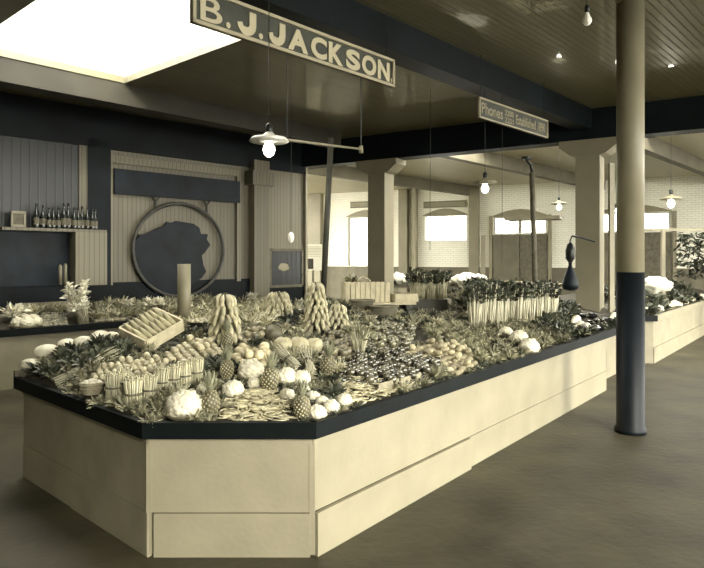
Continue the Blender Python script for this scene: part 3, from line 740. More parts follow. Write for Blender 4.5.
# wooden crate with ears, tilted
cr = empty('wooden_crate')
Pc = place(148, 353)
kc_ = Pc.y/5.5
al = math.radians(55); th_ = math.radians(27); cl, cw, chh = .41*kc_, .37*kc_, .115*kc_
Mcr = Matrix.Translation((Pc.x, Pc.y, Pc.z+.01)) @ Matrix.Rotation(th_, 4, 'X') @ Matrix.Rotation(al, 4, 'Z')
cr.matrix_basis = Mcr
for q in (.1, .3, .5): 
    v = Mcr @ Vector((cl*.5, cw*q*1.6, 0)); take(v.x, v.y, .17)
v = Mcr @ Vector((cl*.85, cw*.5, 0)); take(v.x, v.y, .14)
tag(cr, 'shallow wooden crate of long corn ears on the left of the counter', 'crate')
MB().box((cl/2, 0, chh/2), (cl, .012, chh)).build('side_board', M['wood'], cr)
MB().box((cl/2, cw, chh/2), (cl, .012, chh)).build('side_board', M['wood'], cr)
MB().box((0, cw/2, chh/2), (.018, cw-.014, chh)).build('end_board', M['wood'], cr); MB().box((cl, cw/2, chh/2), (.018, cw-.014, chh)).build('end_board', M['wood'], cr)
MB().box((cl/2, cw/2, .006), (cl-.02, cw-.014, .01)).build('bottom_board', M['wood'], cr)
ear = empty('corn_ear', link=False)
kid(ear, MB().lathe([(.004, -.11), (.018, -.10), (.025, -.06), (.027, 0), (.024, .05), (.015, .09), (.004, .115)], 12).build('husk', M['corn'], smooth=True, link=False))
kid(ear, MB().tube([(0, 0, -.13), (0, 0, -.10)], [.006, .009], 6).build('stem', M['stem'], link=False))
for i in range(14):
    row = i//7; c = i % 7
    ax = Vector((R(-.12, .02), .86, .42+R(-.05, .05))).normalized()
    o = inst(ear, (0, 0, 0), (0, 0, 0), 1, 'long pale corn ear leaning in the shallow wooden crate', 'corn', 'corn ears in the crate')
    o.matrix_basis = Mcr @ Matrix.Translation((.045+c*.054*kc_, .12*kc_+row*.13*kc_, .075+row*.018)) @ ax.to_track_quat('Z', 'X').to_matrix().to_4x4() @ Matrix.Scale(R(.95, 1.08)*kc_, 4)

# baskets
def splint_basket(loc, r, h, label, m=M['splint'], oval=1.0, n=22, handle=False, taper=.8, name='splint_basket'):
    t = empty(name, loc); tag(t, label, 'basket'); t.scale = (1, oval, 1)
    b = MB()
    for i in range(n):
        a = 2*PI*i/n; w_ = 2*PI*r/n*.46
        c, s = math.cos(a), math.sin(a); tx, ty = -s, c
        rb = r*taper
        vs = [(rb*c-tx*w_*taper, rb*s-ty*w_*taper, .004), (rb*c+tx*w_*taper, rb*s+ty*w_*taper, .004), (r*c+tx*w_, r*s+ty*w_, h), (r*c-tx*w_, r*s-ty*w_, h)]
        vs += [(x*.975, y*.975, z) for x, y, z in vs]
        b.add(vs, [(0, 1, 2, 3), (7, 6, 5, 4), (0, 3, 7, 4), (1, 5, 6, 2), (3, 2, 6, 7), (0, 4, 5, 1)])
    b.lathe([(r*taper*.97, 0), (r*taper*.97, .01)], n)
    b.build('staves', m, t)
    b = MB(); b.tube([(r*1.01*math.cos(a), r*1.01*math.sin(a), h-.012) for a in [2*PI*i/24 for i in range(25)]], .009, 5, False); b.tube([(r*.93*math.cos(a), r*.93*math.sin(a), h*.5) for a in [2*PI*i/24 for i in range(25)]], .006, 5, False)
    b.build('hoops', m, t)
    if handle: MB().tube([(r*math.cos(a), 0, h+r*.85*math.sin(a)) for a in [PI*i/12 for i in range(13)]], .008, 6).build('handle', m, t, True)
    return t
P = place(92, 396); take(P.x, P.y, .1)
splint_basket((P.x, P.y, P.z+.01), .085, .085, 'small splint basket of white mushrooms at the left rail')
mush = P_tomato(M['squash'], 'mushroom', .022, .7)
for i in range(14):
    a = i*2.4; q = .018*math.sqrt(i)
    inst(mush, (P.x+q*math.cos(a), P.y+q*math.sin(a), P.z+.085+.018*(1-q/.07)), (0, 0, R(0, 6)), R(.9, 1.15), 'small white mushroom heaped in the splint basket at the left rail', 'mushroom', 'mushrooms in the small basket')

# round fruit fills
BLOCK = []
def fill(pl, proto, r, hc, label, cat, group, cap=300, layer2=.35, jit=.12, gap=1.02, sc=(.9, 1.1), margin=0):
    g = [place(x, y, hc) for x, y in pl]; gp = [(p.x, p.y) for p in g]
    x0 = min(p[0] for p in gp); x1 = max(p[0] for p in gp); y0 = min(p[1] for p in gp); y1 = max(p[1] for p in gp)
    sp = 2*r*gap; rows = int((y1-y0)/(sp*.87))+1; pts = []
    for j in range(rows):
        y = y0+j*sp*.87
        for i in range(int((x1-x0)/sp)+2):
            x = x0+(i+.5*(j % 2))*sp
            X, Y = x+R(-jit, jit)*r, y+R(-jit, jit)*r
            if in_poly(X, Y, gp) and inside(X, Y, r+.05) and free(X, Y, r): pts.append((X, Y))
    pts = pts[:cap]; cnt = 0; new = []; BLOCK.append(gp)
    for X, Y in pts:
        s = R(*sc); inst(proto, (X, Y, bed(X, Y)+hc*s), (R(-.5, .5), R(-.5, .5), R(0, 6)), s, label, cat, group); new.append((X, Y, r)); cnt += 1
    for X, Y in pts:
        if cnt < cap and R(0, 1) < layer2:
            X2, Y2 = X+sp*.5, Y+sp*.29
            if in_poly(X2, Y2, gp) and free(X2, Y2, r):
                inst(proto, (X2, Y2, bed(X2, Y2)+hc+r*1.5), (R(-.6, .6), R(-.6, .6), R(0, 6)), R(*sc), label, cat, group); cnt += 1
    USED.extend(new); return cnt
tm = P_tomato(M['tomato'], 'tomato', .035); tmm = P_tomato(M['tomatomid'], 'ripening_tomato', .036); tp = P_tomato(M['tomatopale'], 'oval_tomato', .034, .85)
on = P_tomato(M['onion'], 'onion', .040, .9); rb = P_tomato(M['bulbveg'], 'radish', .025, 1.0); ap = P_tomato(M['apple'], 'apple', .038, .9); po = MB().ball((0, 0, 0), (.045, .033, .028), 12, 8, .12, 2).build('potato', M['potato'], smooth=True, link=False, merge=True)

# standing stalk bundles
sb = [P_bundle(.175, .050, 44, s, M['stem'], M['stem'], fan=.05, tip=.03) for s in range(3)]
BD = [(113, 401), (134, 409), (149, 402), (161, 395), (173, 391), (185, 388), (197, 384), (124, 394)]
order = ['nearest to the small mushroom basket', 'tallest looking, at the front rail', 'third from the left', 'fourth from the left', 'fifth from the left', 'sixth from the left', 'rightmost, behind the largest cauliflower', 'set back between the two front bundles']
for i, ((x, y), l) in enumerate(zip(BD, order)):
    P = place(x, y); take(P.x, P.y, .05)
    inst(sb[i % 3], (P.x, P.y, P.z+.004), (R(-.05, .05), R(-.05, .05), R(0, 6)), 1.0 if i != 1 else 1.15, 'upright tied bundle of thin pale stalks, '+l, 'stalks', 'upright stalk bundles on the left')
print('radish', fill([(90, 386), (100, 368), (150, 359), (168, 366), (166, 376), (128, 384), (106, 396)], rb, .025, .023, 'small round pale radish in the rows behind the upright stalk bundles', 'radish', 'radishes on the left', 160, .25, .1, 1.12))
print('ptom', fill([(160, 358), (190, 340), (216, 339), (222, 352), (192, 369), (172, 362)], tp, .034, .029, 'pale oval tomato in the heap below and right of the crate', 'tomato', 'pale tomatoes by the crate', 150, .3, .15, 1.12))
print('on1', fill([(230, 361), (238, 346), (270, 352), (268, 366), (240, 366)], on, .040, .036, 'pale onion in the heap left of the pumpkins', 'onion', 'onions left of the pumpkins', 100, .4))
print('app', fill([(322, 356), (320, 338), (352, 335), (356, 352), (345, 362)], ap, .038, .034, 'mottled round apple in the heap right of the pumpkins', 'apple', 'apples right of the pumpkins', 100, .6))
print('tom', fill([(338, 380), (352, 357), (405, 355), (440, 366), (420, 383), (385, 389), (352, 384)], tm, .035, .03, 'small dark glossy tomato in the wide heap behind the right rail', 'tomato', 'dark glossy tomatoes on the right', 290, .55, .15, 1.0))
print('tom2', fill([(364, 350), (370, 327), (415, 327), (410, 350)], tmm, .036, .03, 'ripening tomato in the heap behind the upright celery stalks', 'tomato', 'ripening tomatoes behind the celery', 180, .35, .15, 1.1))
print('pot', fill([(404, 354), (430, 341), (462, 350), (480, 366), (455, 376), (436, 366)], po, .040, .027, 'oval pale potato in the loose heap right of the glossy tomatoes', 'potato', 'potatoes on the right', 110, .3, .2, 1.15))
print('app2', fill([(238, 344), (238, 334), (262, 330), (262, 344)], ap, .038, .034, 'round apple in the heap behind the onions', 'apple', 'apples behind the onions', 60, .4))
# splint rim seen in front of the tomatoes: shallow basket boards
BLOCK.append([tuple(place(x, y)[:2]) for x, y in ((370, 400), (372, 388), (420, 378), (424, 386))])
for k, (xa, ya, xb, yb, lab) in enumerate([(379, 396, 399, 390, 'left'), (401, 390, 421, 384, 'right')]):
    p = place(xa, ya); q = place(xb, yb)
    o = MB().slab((p.x, p.y), (q.x, q.y), .80, .91, .012).build('splint_basket', M['splint']); tag(o, 'curved pale splint basket side holding back the dark tomatoes at the rail, %s piece' % lab, 'basket')

# bean heaps
def beans(pl, n, label, seed, H=.05):
    rnd = random.Random(seed); g = [place(x, y) for x, y in pl]; gp = [(p.x, p.y) for p in g]; b = MB(); BLOCK.append(gp)
    cxp = sum(p[0] for p in gp)/len(gp); cyp = sum(p[1] for p in gp)/len(gp); x0, x1 = min(p[0] for p in gp), max(p[0] for p in gp); y0, y1 = min(p[1] for p in gp), max(p[1] for p in gp)
    k = 0
    while k < n:
        X, Y = rnd.uniform(x0, x1), rnd.uniform(y0, y1)
        if not in_poly(X, Y, gp) or not inside(X, Y, .13): continue
        k += 1; a = rnd.uniform(0, 2*PI); L = rnd.uniform(.05, .08); c = rnd.choice((-1, 1))*rnd.uniform(.02, .06)
        q = max(abs(X-cxp)/(x1-x0), abs(Y-cyp)/(y1-y0))*2; z = bed(X, Y)+rnd.uniform(.01, .015+H*max(.2, 1-q*.8))
        d = Vector((math.cos(a), math.sin(a), rnd.uniform(-.15, .15))); s = Vector((-math.sin(a), math.cos(a), 0)); p = Vector((X, Y, z))
        pts = [p+d*L*t_+s*c*(1-t_*t_) for t_ in (-1, -.6, -.2, .2, .6, 1)]
        pts = [Vector((v.x, v.y, max(v.z, bed(v.x, v.y)+.006))) for v in pts]
        b.tube(pts, [.003, .0062, .0068, .0068, .0062, .003], 5)
    for p in gp: take((p[0]+cxp)/2, (p[1]+cyp)/2, .07)
    take(cxp, cyp, .1)
    o = b.build('bean_heap', M['bean'], smooth=True); tag(o, label, 'beans', None, 'stuff')
beans([(221, 428), (224, 402), (262, 390), (286, 399), (293, 428)], 270, 'loose heap of long thin bean pods at the front rail between two pineapples', 1)
beans([(335, 398), (336, 377), (365, 371), (392, 387), (396, 398), (362, 412)], 240, 'loose heap of long thin bean pods right of the cauliflowers behind the right rail', 2)

# greens over whatever bed is left
for x in range(470, 560, 8): P = place(x, 325-(x-474)*.13); take(P.x, P.y, .12)
for x in range(410, 448, 8): P = place(x, 305); take(P.x, P.y, .12)
for x, y in ((362, 303), (384, 318), (362, 312), (345, 303), (380, 303), (400, 303)): P = place(x, y); take(P.x, P.y, .16)
gd_ = [P_greens(M['leafd'], 60, .09, .10, .04, .10, s) for s in range(3)]
gm_ = [P_greens(M['leafm'], 90, .10, .11, .020, .085, s+10, 'herb_bunch') for s in range(3)]
gl_ = [P_greens(M['leafl'], 110, .10, .13, .016, .07, s+20, 'frilly_greens') for s in range(2)]
sprigs_ = [P_greens(M['leafm'], 60, .10, .11, .022, .085, 31, 'herb_sprig'), P_greens(M['leafd'], 45, .09, .10, .035, .09, 32, 'leafy_sprig')]
kale_ = [P_greens(M['leafd'], 60, .09, .10, .04, .10, 33, 'kale_head')]
ZONES = [([(10, 400), (20, 360), (50, 345), (118, 342), (150, 362), (96, 372), (62, 396)], gd_, 1.0, 'dark leafy greens heaped on the left end of the counter', 'greens on the left end'),
         ([(110, 425), (115, 402), (175, 392), (172, 425)], gm_, .6, 'low leafy greens at the front rail left of the largest cauliflower', 'greens at the front rail'),
         ([(420, 330), (500, 318), (565, 335), (560, 365), (470, 385), (430, 380)], gm_, .9, 'mid-toned herb bunch in the broad leafy stretch before the right rail', 'herbs on the right'),
         ([(540, 300), (625, 300), (625, 335), (540, 362)], kale_, 1.1, 'dark leafy bunch near the far right end of the counter', 'dark greens at the right end'),
         ([(90, 330), (100, 280), (270, 280), (270, 330)], gl_, 1.25, 'pale frilly greens along the back left edge of the counter', 'frilly greens at the back left')]
BLOCK.append([tuple(place(x, y)[:2]) for x, y in ((572, 340), (568, 322), (576, 309), (612, 312), (616, 326))])
sp = .175; cnt = {}; BIG = []
y = 3.9
while y < 12:
    x = -3.3
    while x < 5:
        X, Y = x+R(-.03, .03), y+R(-.03, .03)
        if inside(X, Y, .085) and free(X, Y, .06) and not any(in_poly(X, Y, g_) for g_ in BLOCK):
            px, py = topx((X, Y, bed(X, Y)+.05)); z = None
            for pl, pr, s, l, g_ in ZONES:
                if in_poly(px, py, pl): z = (random.choice(pr), s, l, g_); break
            if z is None:
                z = (random.choice(gm_[:1]+gl_[:1]+gd_[:1]), .8, 'leafy bunch tucked between the heaps in the middle of the counter', 'greens between the heaps')
            cnt[z[3]] = cnt.get(z[3], 0)+1; BIG.append((X, Y))
            inst(z[0], (X, Y, bed(X, Y)+.004), (0, 0, R(0, 6)), z[1]*R(.85, 1.15), z[2], 'greens', z[3])
        x += sp
    y += sp*.87
print(cnt)
y = 3.85
while y < 6.5:
    x = -3.1
    while x < 2.5:
        X, Y = x+R(-.02, .02), y+R(-.02, .02)
        if inside(X, Y, .055) and free(X, Y, .022) and not any(in_poly(X, Y, g_) for g_ in BLOCK) and not any((X-a)**2+(Y-c)**2 < .0064 for a, c in BIG):
            lf_ = (Vector((X, Y))-Ao).dot(NL) < .55
            inst(sprigs_[0] if lf_ else random.choice(sprigs_), (X, Y, bed(X, Y)+.003), (0, 0, R(0, 6)), R(.6, .8) if lf_ else R(.42, .55), 'small leafy sprig filling a gap between heaps near the front of the counter', 'sprig', 'sprigs near the front')
        x += .085
    y += .075

# ------------------------------------------------------------------ things along the far side of the counter
# frilly greens and flowers standing at the back left
gt = [P_celery(.30, 12, s+40, M['stem'], M['leafl'], 'tall_greens', .13) for s in range(2)]
for i, px in enumerate(range(196, 262, 8)):
    P = rear_at(px, .12+.08*(i % 2)); s = (zpx(P, 300)-P.z)/.36
    inst(gt[i % 2], (P.x, P.y, P.z), (0, 0, R(0, 6)), max(.5, s*R(.8, 1.1)), 'tall frilly greens standing along the back left edge of the counter', 'greens', 'tall greens at the back left')
# cream round post rising from the counter back
P = rear_at(184, .1); tag(MB().lathe([(.068, 0), (.068, zpx(P, 264)-P.z)], 20).build('round_post', M['column'], smooth=True), 'short pale round post rising behind the greens before the ring emblem', 'post').location = (P.x, P.y, P.z)
# dark tin of round fruit
P = place(201, 333); take(P.x, P.y, .12)
tn = empty('dark_tin', (P.x, P.y, P.z)); tag(tn, 'dark round tin heaped with small pale fruit behind the crate', 'tin')
MB().lathe([(.12, .0), (.135, .11), (.13, .11), (.115, .01)], 24).build('tin_body', M['tin'], tn, True)
for i in range(26):
    a = i*2.4; q = .022*math.sqrt(i); inst(tp, (P.x+q*math.cos(a), P.y+q*math.sin(a), P.z+.105+.03*(1-q/.12)), (0, 0, R(0, 6)), .72, 'small pale fruit heaped in the dark tin', 'fruit', 'fruit in the dark tin')
# crates and baskets, middle rear
def rearthing(px, inset, z=None): P = rear_at(px, inset); return P
P = place(368, 309); zt_ = zpx(P, 303)+.0
rk = empty('rack_board', (P.x, P.y, 0), math.radians(10)); tag(rk, 'flat wooden display rack holding a slatted box behind the tomatoes', 'rack')
MB().box((.1, 0, zt_), (1.0, .36, .03)).build('rack_top', M['wood'], rk)
for sx in (-.3, .5): MB().box((sx, 0, (zt_+P.z-.05)/2), (.05, .3, zt_-P.z-.0)).build('rack_leg', M['wooddark'], rk)
def slatbox(loc, w_, d_, h_, label, rz=.15, n=9):
    t = empty('slatted_box', loc, rz); tag(t, label, 'box'); b = MB()
    for i in range(n):
        x = -w_/2+w_*(i+.5)/n; b.box((x, -d_/2, h_/2), (w_/n*.86, .012, h_)); b.box((x, d_/2, h_/2), (w_/n*.86, .012, h_))
    b.box((-w_/2, 0, h_/2), (.012, d_, h_)); b.box((w_/2, 0, h_/2), (.012, d_, h_)); b.build('slats', M['wood'], t)
    MB().box((0, 0, .008), (w_-.02, d_-.02, .014)).build('bottom', M['wood2'], t); return t
hb_ = zpx(P, 282)-zt_-.02
slatbox((P.x-.03, P.y, zt_+.018), .58, .26, hb_, 'pale slatted box standing on the wooden rack before the left pillar', .17)
slb = [o for o in COL.objects if o.name.startswith('slatted_box')][0]
MB_ = MB().tube([(-.09, 0, 0), (-.08, 0, .08), (0, 0, .13), (.08, 0, .08), (.09, 0, 0)], .008, 6).build('basket_handle', M['wood'], None, True)
MB_.location = (-.05, -.13, hb_*.8); MB_.name = 'handle'; MB_.parent = slb
b1 = MB().box((0, 0, .05), (.32, .22, .10)).build('folded_box', M['wood'], None); b1.location = (P.x+.47, P.y+.02, zt_+.018); b1.rotation_euler = (0, 0, .3); tag(b1, 'small pale flat box at the right end of the wooden rack', 'box')
for px, py, r_, l in ((384, 315, .17, 'brown wicker basket in front of the wooden rack, lower right'), (362, 309, .15, 'brown wicker basket under the left half of the wooden rack')):
    Q = place(px, py+5)
    t = empty('wicker_basket', (Q.x, Q.y, Q.z+.02)); tag(t, l, 'basket'); t.scale = (1, .75, 1)
    MB().lathe([(r_*.85, 0), (r_, .14), (r_*.93, .14), (r_*.8, .01)], 24).build('woven_side', M['wicker'], t, True)
    MB().tube([(r_*math.cos(a), r_*math.sin(a), .145) for a in [2*PI*i/24 for i in range(25)]], .014, 6, False).build('rim', M['wood2'], t, True)
# tall dark celery sheaf in a box
kc = [P_celery(.42, 16, s+60, M['stem'], M['leafd'], 'celery_sheaf', .07) for s in range(2)]
for i, (px, ins) in enumerate([(414, .45), (421, .40), (428, .42), (435, .45), (442, .4), (418, .25), (430, .22), (440, .2)]):
    P = place(px, 306-ins*4+1); inst(kc[i % 2], (P.x, P.y, P.z+.005), (0, 0, R(0, 6)), (zpx(P, 268)-P.z)/.47*R(.94, 1.02), 'tall dark leafy celery standing in the thick clump behind the tomatoes', 'celery', 'tall celery clump')
P = place(425, 314); o = MB().box((0, 0, .09), (.62, .04, .18)).build('dark_box_front', M['wooddark']); o.location = (P.x, P.y, P.z+.01); o.rotation_euler = (0, 0, .2); tag(o, 'dark low board standing in front of the tall celery clump', 'board')
# white paper cone and sheet
P = place(446, 306); t = MB().lathe([(.015, 0), (.04, .03), (.10, .16), (.10, .165), (.035, .03)], 14).build('paper_cone', M['paper'], smooth=True); t.location = (P.x+.06, P.y-.03, P.z+.1); t.rotation_euler = (.5, -2.2, .2); tag(t, 'white paper cone lying right of the celery clump', 'paper')
P = place(462, 318); t = MB()
k = 8; vs = [(x/k*.34-.17, y/k*.22-.11, .02*math.sin(x*1.1)+.015*math.cos(y)) for x in range(k+1) for y in range(k+1)]; t.add(vs, [(i*(k+1)+j, (i+1)*(k+1)+j, (i+1)*(k+1)+j+1, i*(k+1)+j+1) for i in range(k) for j in range(k)])
t = t.build('paper_sheet', M['paper'], smooth=True); t.location = (P.x, P.y, P.z+.05); t.rotation_euler = (.15, 0, .1); tag(t, 'crumpled white paper sheet lying before the long row of bundles', 'paper')
sol = t.modifiers.new('s', 'SOLIDIFY'); sol.thickness = .004
# long row of upright bundles on the right
lb_ = [P_celery(.40, 22, s+80, M['stemw'], M['leafd'], 'asparagus_bundle', .045) for s in range(3)]
n_ = 0
for row in range(2):
    for i, px in enumerate(range(474, 552, 7)):
        P = place(px+row*3, 329-(px-474)*.13-row*7); 
        inst(lb_[(i+row) % 3], (P.x, P.y, P.z+.005), (0, 0, R(0, 6)), max(.4, (zpx(P, 279)-P.z)/.46*R(.93, 1.03)), 'tall upright bundle with pale stems and dark top in the long right row', 'bundle', 'long row of upright bundles')

# ------------------------------------------------------------------ slanting post, rods, lamps, cords
def rod(name, p, q, r, m, label, cat, n=10):
    p = Vector(p); q = Vector(q); o = MB().tube([(0, 0, 0), q-p], r, n).build(name, m, smooth=True); o.location = p; tag(o, label, cat); return o
def at(px, py, Y): return Vector(((px-CX)/F*Y, Y, HC+(HY-py)*Y/F))
rod('slanting_post', at(323, 300, 8.9), at(331, 138, 8.9), .042, M['wooddark'], 'dark slanting wooden post rising behind the tallest banana bunch', 'post')
lr = empty('gas_pipe', at(287, 140, 6.6)); tag(lr, 'thin pale horizontal pipe with down rod, hanging under the ceiling right of the enamel lamp', 'pipe')
o0 = at(287, 140, 6.6); e0 = at(361, 149, 8.2)
MB().tube([(0, 0, 0), e0-o0], .014, 8).build('cross_pipe', M['column'], lr, True)
MB().tube([e0-o0, Vector((e0.x, e0.y, ZC-.02))-o0], .008, 6).build('drop_rod', M['steel'], lr)
MB().tube([e0-o0+Vector((0, 0, .04)), e0-o0-Vector((0, 0, .05))], .028, 10).build('end_fitting', M['column'], lr, True)
MB().tube([(0, 0, 0), Vector((o0.x, o0.y, ZC-.02))-o0], .005, 6).build('drop_rod', M['steel'], lr)
def lamp(px, py, Y, rad, label, bulbm='bulb', shade='white'):
    c = at(px, py, Y); t = empty('pendant_lamp', c); tag(t, label, 'lamp')
    s = rad/.175
    MB().lathe([(.175*s, -.02*s), (.15*s, .01*s), (.06*s, .03*s), (.03*s, .06*s), (.02*s, .06*s), (.05*s, .02*s), (.15*s, .0), (.17*s, -.025*s)], 28).build('shade', M[shade], t, True)
    MB().lathe([(.022*s, .05*s), (.03*s, .07*s), (.03*s, .12*s), (.01*s, .14*s)], 12).build('socket', M['steel'], t, True)
    MB().lathe([(.02*s, .0), (.028*s, -.03*s), (.05*s, -.075*s), (.052*s, -.10*s), (.04*s, -.135*s), (.015*s, -.155*s), (.002, -.157*s)], 16).build('light_bulb', M[bulbm], t, True)
    MB().tube([(0, 0, .13*s), (0, 0, ZC-c.z)], .004, 5).build('cord', M['steel'], t)
    return t
lamp(269, 139, 5.5, .175, 'white enamel lamp with lit bulb hanging nearest, before the left wall')
lamp(485, 182, 8.8, .175, 'dim-shaded lit lamp hanging left of the pole behind the small hanging sign', shade='column')
lamp(559, 203, 13.5, .17, 'small lit lamp hanging left of the right square pillar', shade='column')
lamp(618, 206, 14, .2, 'dark-shaded lamp partly behind the round column', shade='steel')
lamp(671, 198, 14, .24, 'brightest bare-looking lamp at the far right', 'bulbrear', 'column')
c = at(587, 15, 5.0); t = empty('bare_bulb', c); tag(t, 'bare clear bulb hanging from the ceiling left of the round column top', 'lamp')
MB().lathe([(.012, .03), (.02, .0), (.036, -.035), (.036, -.055), (.02, -.08), (.002, -.085)], 16).build('light_bulb', M['white'], t, True); MB().lathe([(.018, .02), (.018, .07), (.006, .08)], 12).build('socket', M['steel'], t, True); MB().tube([(0, 0, .07), (0, 0, ZC-c.z)], .004, 5).build('cord', M['steel'], t)
# hanging cords
for px, Y, pb, l in ((291, 7.0, 232, 'thin hanging cord ending in a switch, right of the enamel lamp'), (430, 8.0, 250, 'thin hanging cord in the middle, right of the left square pillar'), (502, 9.0, 262, 'thin hanging cord right of the dim lamp'), (610, 12.2, 205, 'thin hanging cord just left of the round column')):
    c = at(px, pb, Y); t = empty('ceiling_wire', c); tag(t, l, 'cord', 'hanging cords')
    MB().tube([(0, 0, 0), (.004, 0, (ZC-c.z)/2), (0, 0, ZC-c.z)], .0035, 5).build('cord', M['steel'], t)
    if px == 291: MB().lathe([(.008, 0), (.03, -.02), (.036, -.06), (.028, -.10), (.008, -.12)], 10).build('switch', M['white'], t, True)
# pole with hooked arm, mid right
c = at(536, 295, 10.9); t = empty('hooked_pole', c); tag(t, 'dark upright pole with bent fitting at its top, left of the right square pillar', 'pole')
h_ = zpx(c, 172)-c.z
MB().tube([(0, 0, -.4), (-.07, 0, h_)], .045, 10).build('pole', M['wood2'], t, True)
MB().tube([(-.07, 0, h_), (-.09, 0, h_+.12), (-.16, 0, h_+.2), (-.17, 0, h_+.24)], .025, 8).build('bent_pipe', M['steel'], t, True)
MB().lathe([(.09, 0), (.09, .04)], 16, (-.17, 0, h_+.22)).build('flange', M['steel'], t)
# hanging dark bag on its bracket
c = at(572, 236, 10.6); t = empty('bracket_arm', c); tag(t, 'dark iron bracket arm on the right square pillar', 'bracket')
MB().tube([(0, 0, 0), (.14, .05, -.02), (.42, .1, -.09)], .018, 6).build('arm', M['steel'], t)
MB().tube([(.0, 0, 0), (-.04, 0, -.1)], .012, 6).build('hook', M['steel'], t)
sc_ = empty('hanging_scale', c+Vector((-.03, 0, -.1))); tag(sc_, 'dark hanging scale with round pan below the bracket on the right square pillar', 'scale')
MB().lathe([(.005, 0), (.05, -.04), (.08, -.15), (.075, -.28), (.03, -.34), (.025, -.4)], 14).build('dial_body', M['steel'], sc_, True)
MB().lathe([(.02, -.38), (.05, -.45), (.11, -.6), (.14, -.72), (.12, -.79), (.04, -.82)], 16).build('pan_bag', M['tealdark'], sc_, True)
# plank leaning at the window wall and pale poster
P = at(483, 280, 22); o = MB().box((0, 0, .9), (.16, .06, 2.6)).build('standing_plank', M['cream']); o.location = (P.x, P.y, 1.05-.6); tag(o, 'pale narrow plank standing upright near the back wall beside the door', 'plank')
P = at(313, 270, 16); t = empty('wall_poster', (P.x, P.y, P.z)); tag(t, 'white ruled price sheet with dark square, right of the framed picture', 'poster')
b = MB().box((0, 0, .32), (.46, .02, .66)); b.build('sheet', M['paper'], t)
MB().box((-.06, -.015, .16), (.14, .012, .26)).build('dark_square', M['wooddark'], t)
b = MB()
for i in range(7): b.box((.02, -.013, .35+i*.04), (.38, .006, .008))
b.build('ruled_lines', M['column'], t)
MB().box((0, .03, -.6), (.05, .03, 1.4)).build('post', M['wood2'], t)

# ------------------------------------------------------------------ hanging signs
def sign(name, p, q, zb, zt, texts, label, fr=.03):
    p = Vector(p); q = Vector(q); d = (q-p); L = d.length; a = math.atan2(d.y, d.x)
    t = empty(name, (p.x, p.y, zb), a); tag(t, label, 'sign'); h = zt-zb
    MB().box((L/2, .02, h/2), (L, .025, h)).build('board', M['signbg'], t); bd_ = t.children[0]
    b = MB(); b.box((L/2, .01, fr/2), (L, .05, fr)); b.box((L/2, .01, h-fr/2), (L, .05, fr)); b.box((fr/2, .01, h/2), (fr, .05, h)); b.box((L-fr/2, .01, h/2), (fr, .05, h)); b.build('frame', M['signframe'], t)
    for s, x, z, size, xs, m, bold in texts:
        if s == 'J':
            b = MB(); r1 = xs*.42; sw = xs*.34; k = 8; out = []; inn = []
            cx_ = x+xs-sw/2-r1+sw*.5-.0; 
            pts = [(x+xs-sw/2, z+size)]+[(x+xs/2+(xs-sw)/2*math.cos(a), z+sw/2+(xs-sw)/2*.75+(xs-sw)/2*.9*math.sin(a)) for a in [-PI*i/k for i in range(k+1)]]
            for i, p_ in enumerate(pts):
                a_ = Vector(pts[max(i-1, 0)]); b_ = Vector(pts[min(i+1, len(pts)-1)]); dd = (b_-a_).normalized(); nn = Vector((-dd.y, dd.x))*(sw/2*(1 if i < k-1 else .8)); out.append(Vector(p_)+nn); inn.append(Vector(p_)-nn)
            n_2 = len(pts); vs = [(p_.x, y_, p_.y) for y_ in (-.003, .006) for p_ in out+inn]
            fs = []
            for i in range(n_2-1):
                fs += [(i, i+1, n_2+i+1, n_2+i), (2*n_2+i, 3*n_2+i, 3*n_2+i+1, 2*n_2+i+1), (i, 2*n_2+i, 2*n_2+i+1, i+1), (n_2+i, n_2+i+1, 3*n_2+i+1, 3*n_2+i)]
            b.add(vs, fs).build('lettering', m, bd_); continue
        cu = bpy.data.curves.new('lettering', 'FONT'); cu.body = s; cu.size = size; cu.extrude = .004; cu.offset = bold if s != 'B' else .002
        o = bpy.data.objects.new('tmp', cu); COL.objects.link(o); bpy.context.view_layer.update()
        me = bpy.data.meshes.new_from_object(o.evaluated_get(bpy.context.evaluated_depsgraph_get())); bpy.data.objects.remove(o)
        me.materials.clear(); me.materials.append(m); ob = bpy.data.objects.new('lettering', me); COL.objects.link(ob); ob.parent = bd_
        w_ = max(v.co.x for v in me.vertices)-min(v.co.x for v in me.vertices); mn = min(v.co.x for v in me.vertices)
        hh_ = max(v.co.y for v in me.vertices)-min(v.co.y for v in me.vertices); mny = min(v.co.y for v in me.vertices)
        k = xs/w_; kz = size/hh_ if len(s) == 1 and s != '.' else 1; ob.scale = (k, kz, 1); ob.location = (x-mn*k, .002, z-(mny*kz if len(s) == 1 else 0)); ob.rotation_euler = (PI/2, 0, 0)
    b = MB()
    for x in (.08, L-.08): b.tube([(x, .02, h), (x, .02, ZC-zb)], .004, 5)
    b.build('hanging_wires', M['steel'], t)
    return t
sign('hanging_sign', (-1.28, 5.046), (.466, 6.987), 3.74, 4.045, [(ch, x*.92, .045, .205 if ch != '.' else .28, w_*.92, M['letter'], .009) for ch, x, w_ in (('B', .083, .235), ('.', .36, .05), ('J', .476, .236), ('.', .745, .05), ('J', .849, .235), ('A', 1.122, .278), ('C', 1.443, .235), ('K', 1.708, .225), ('S', 1.982, .234), ('O', 2.25, .25), ('N', 2.53, .22), ('.', 2.775, .03))], 'long hanging sign reading B.J. JACKSON. at the top left')
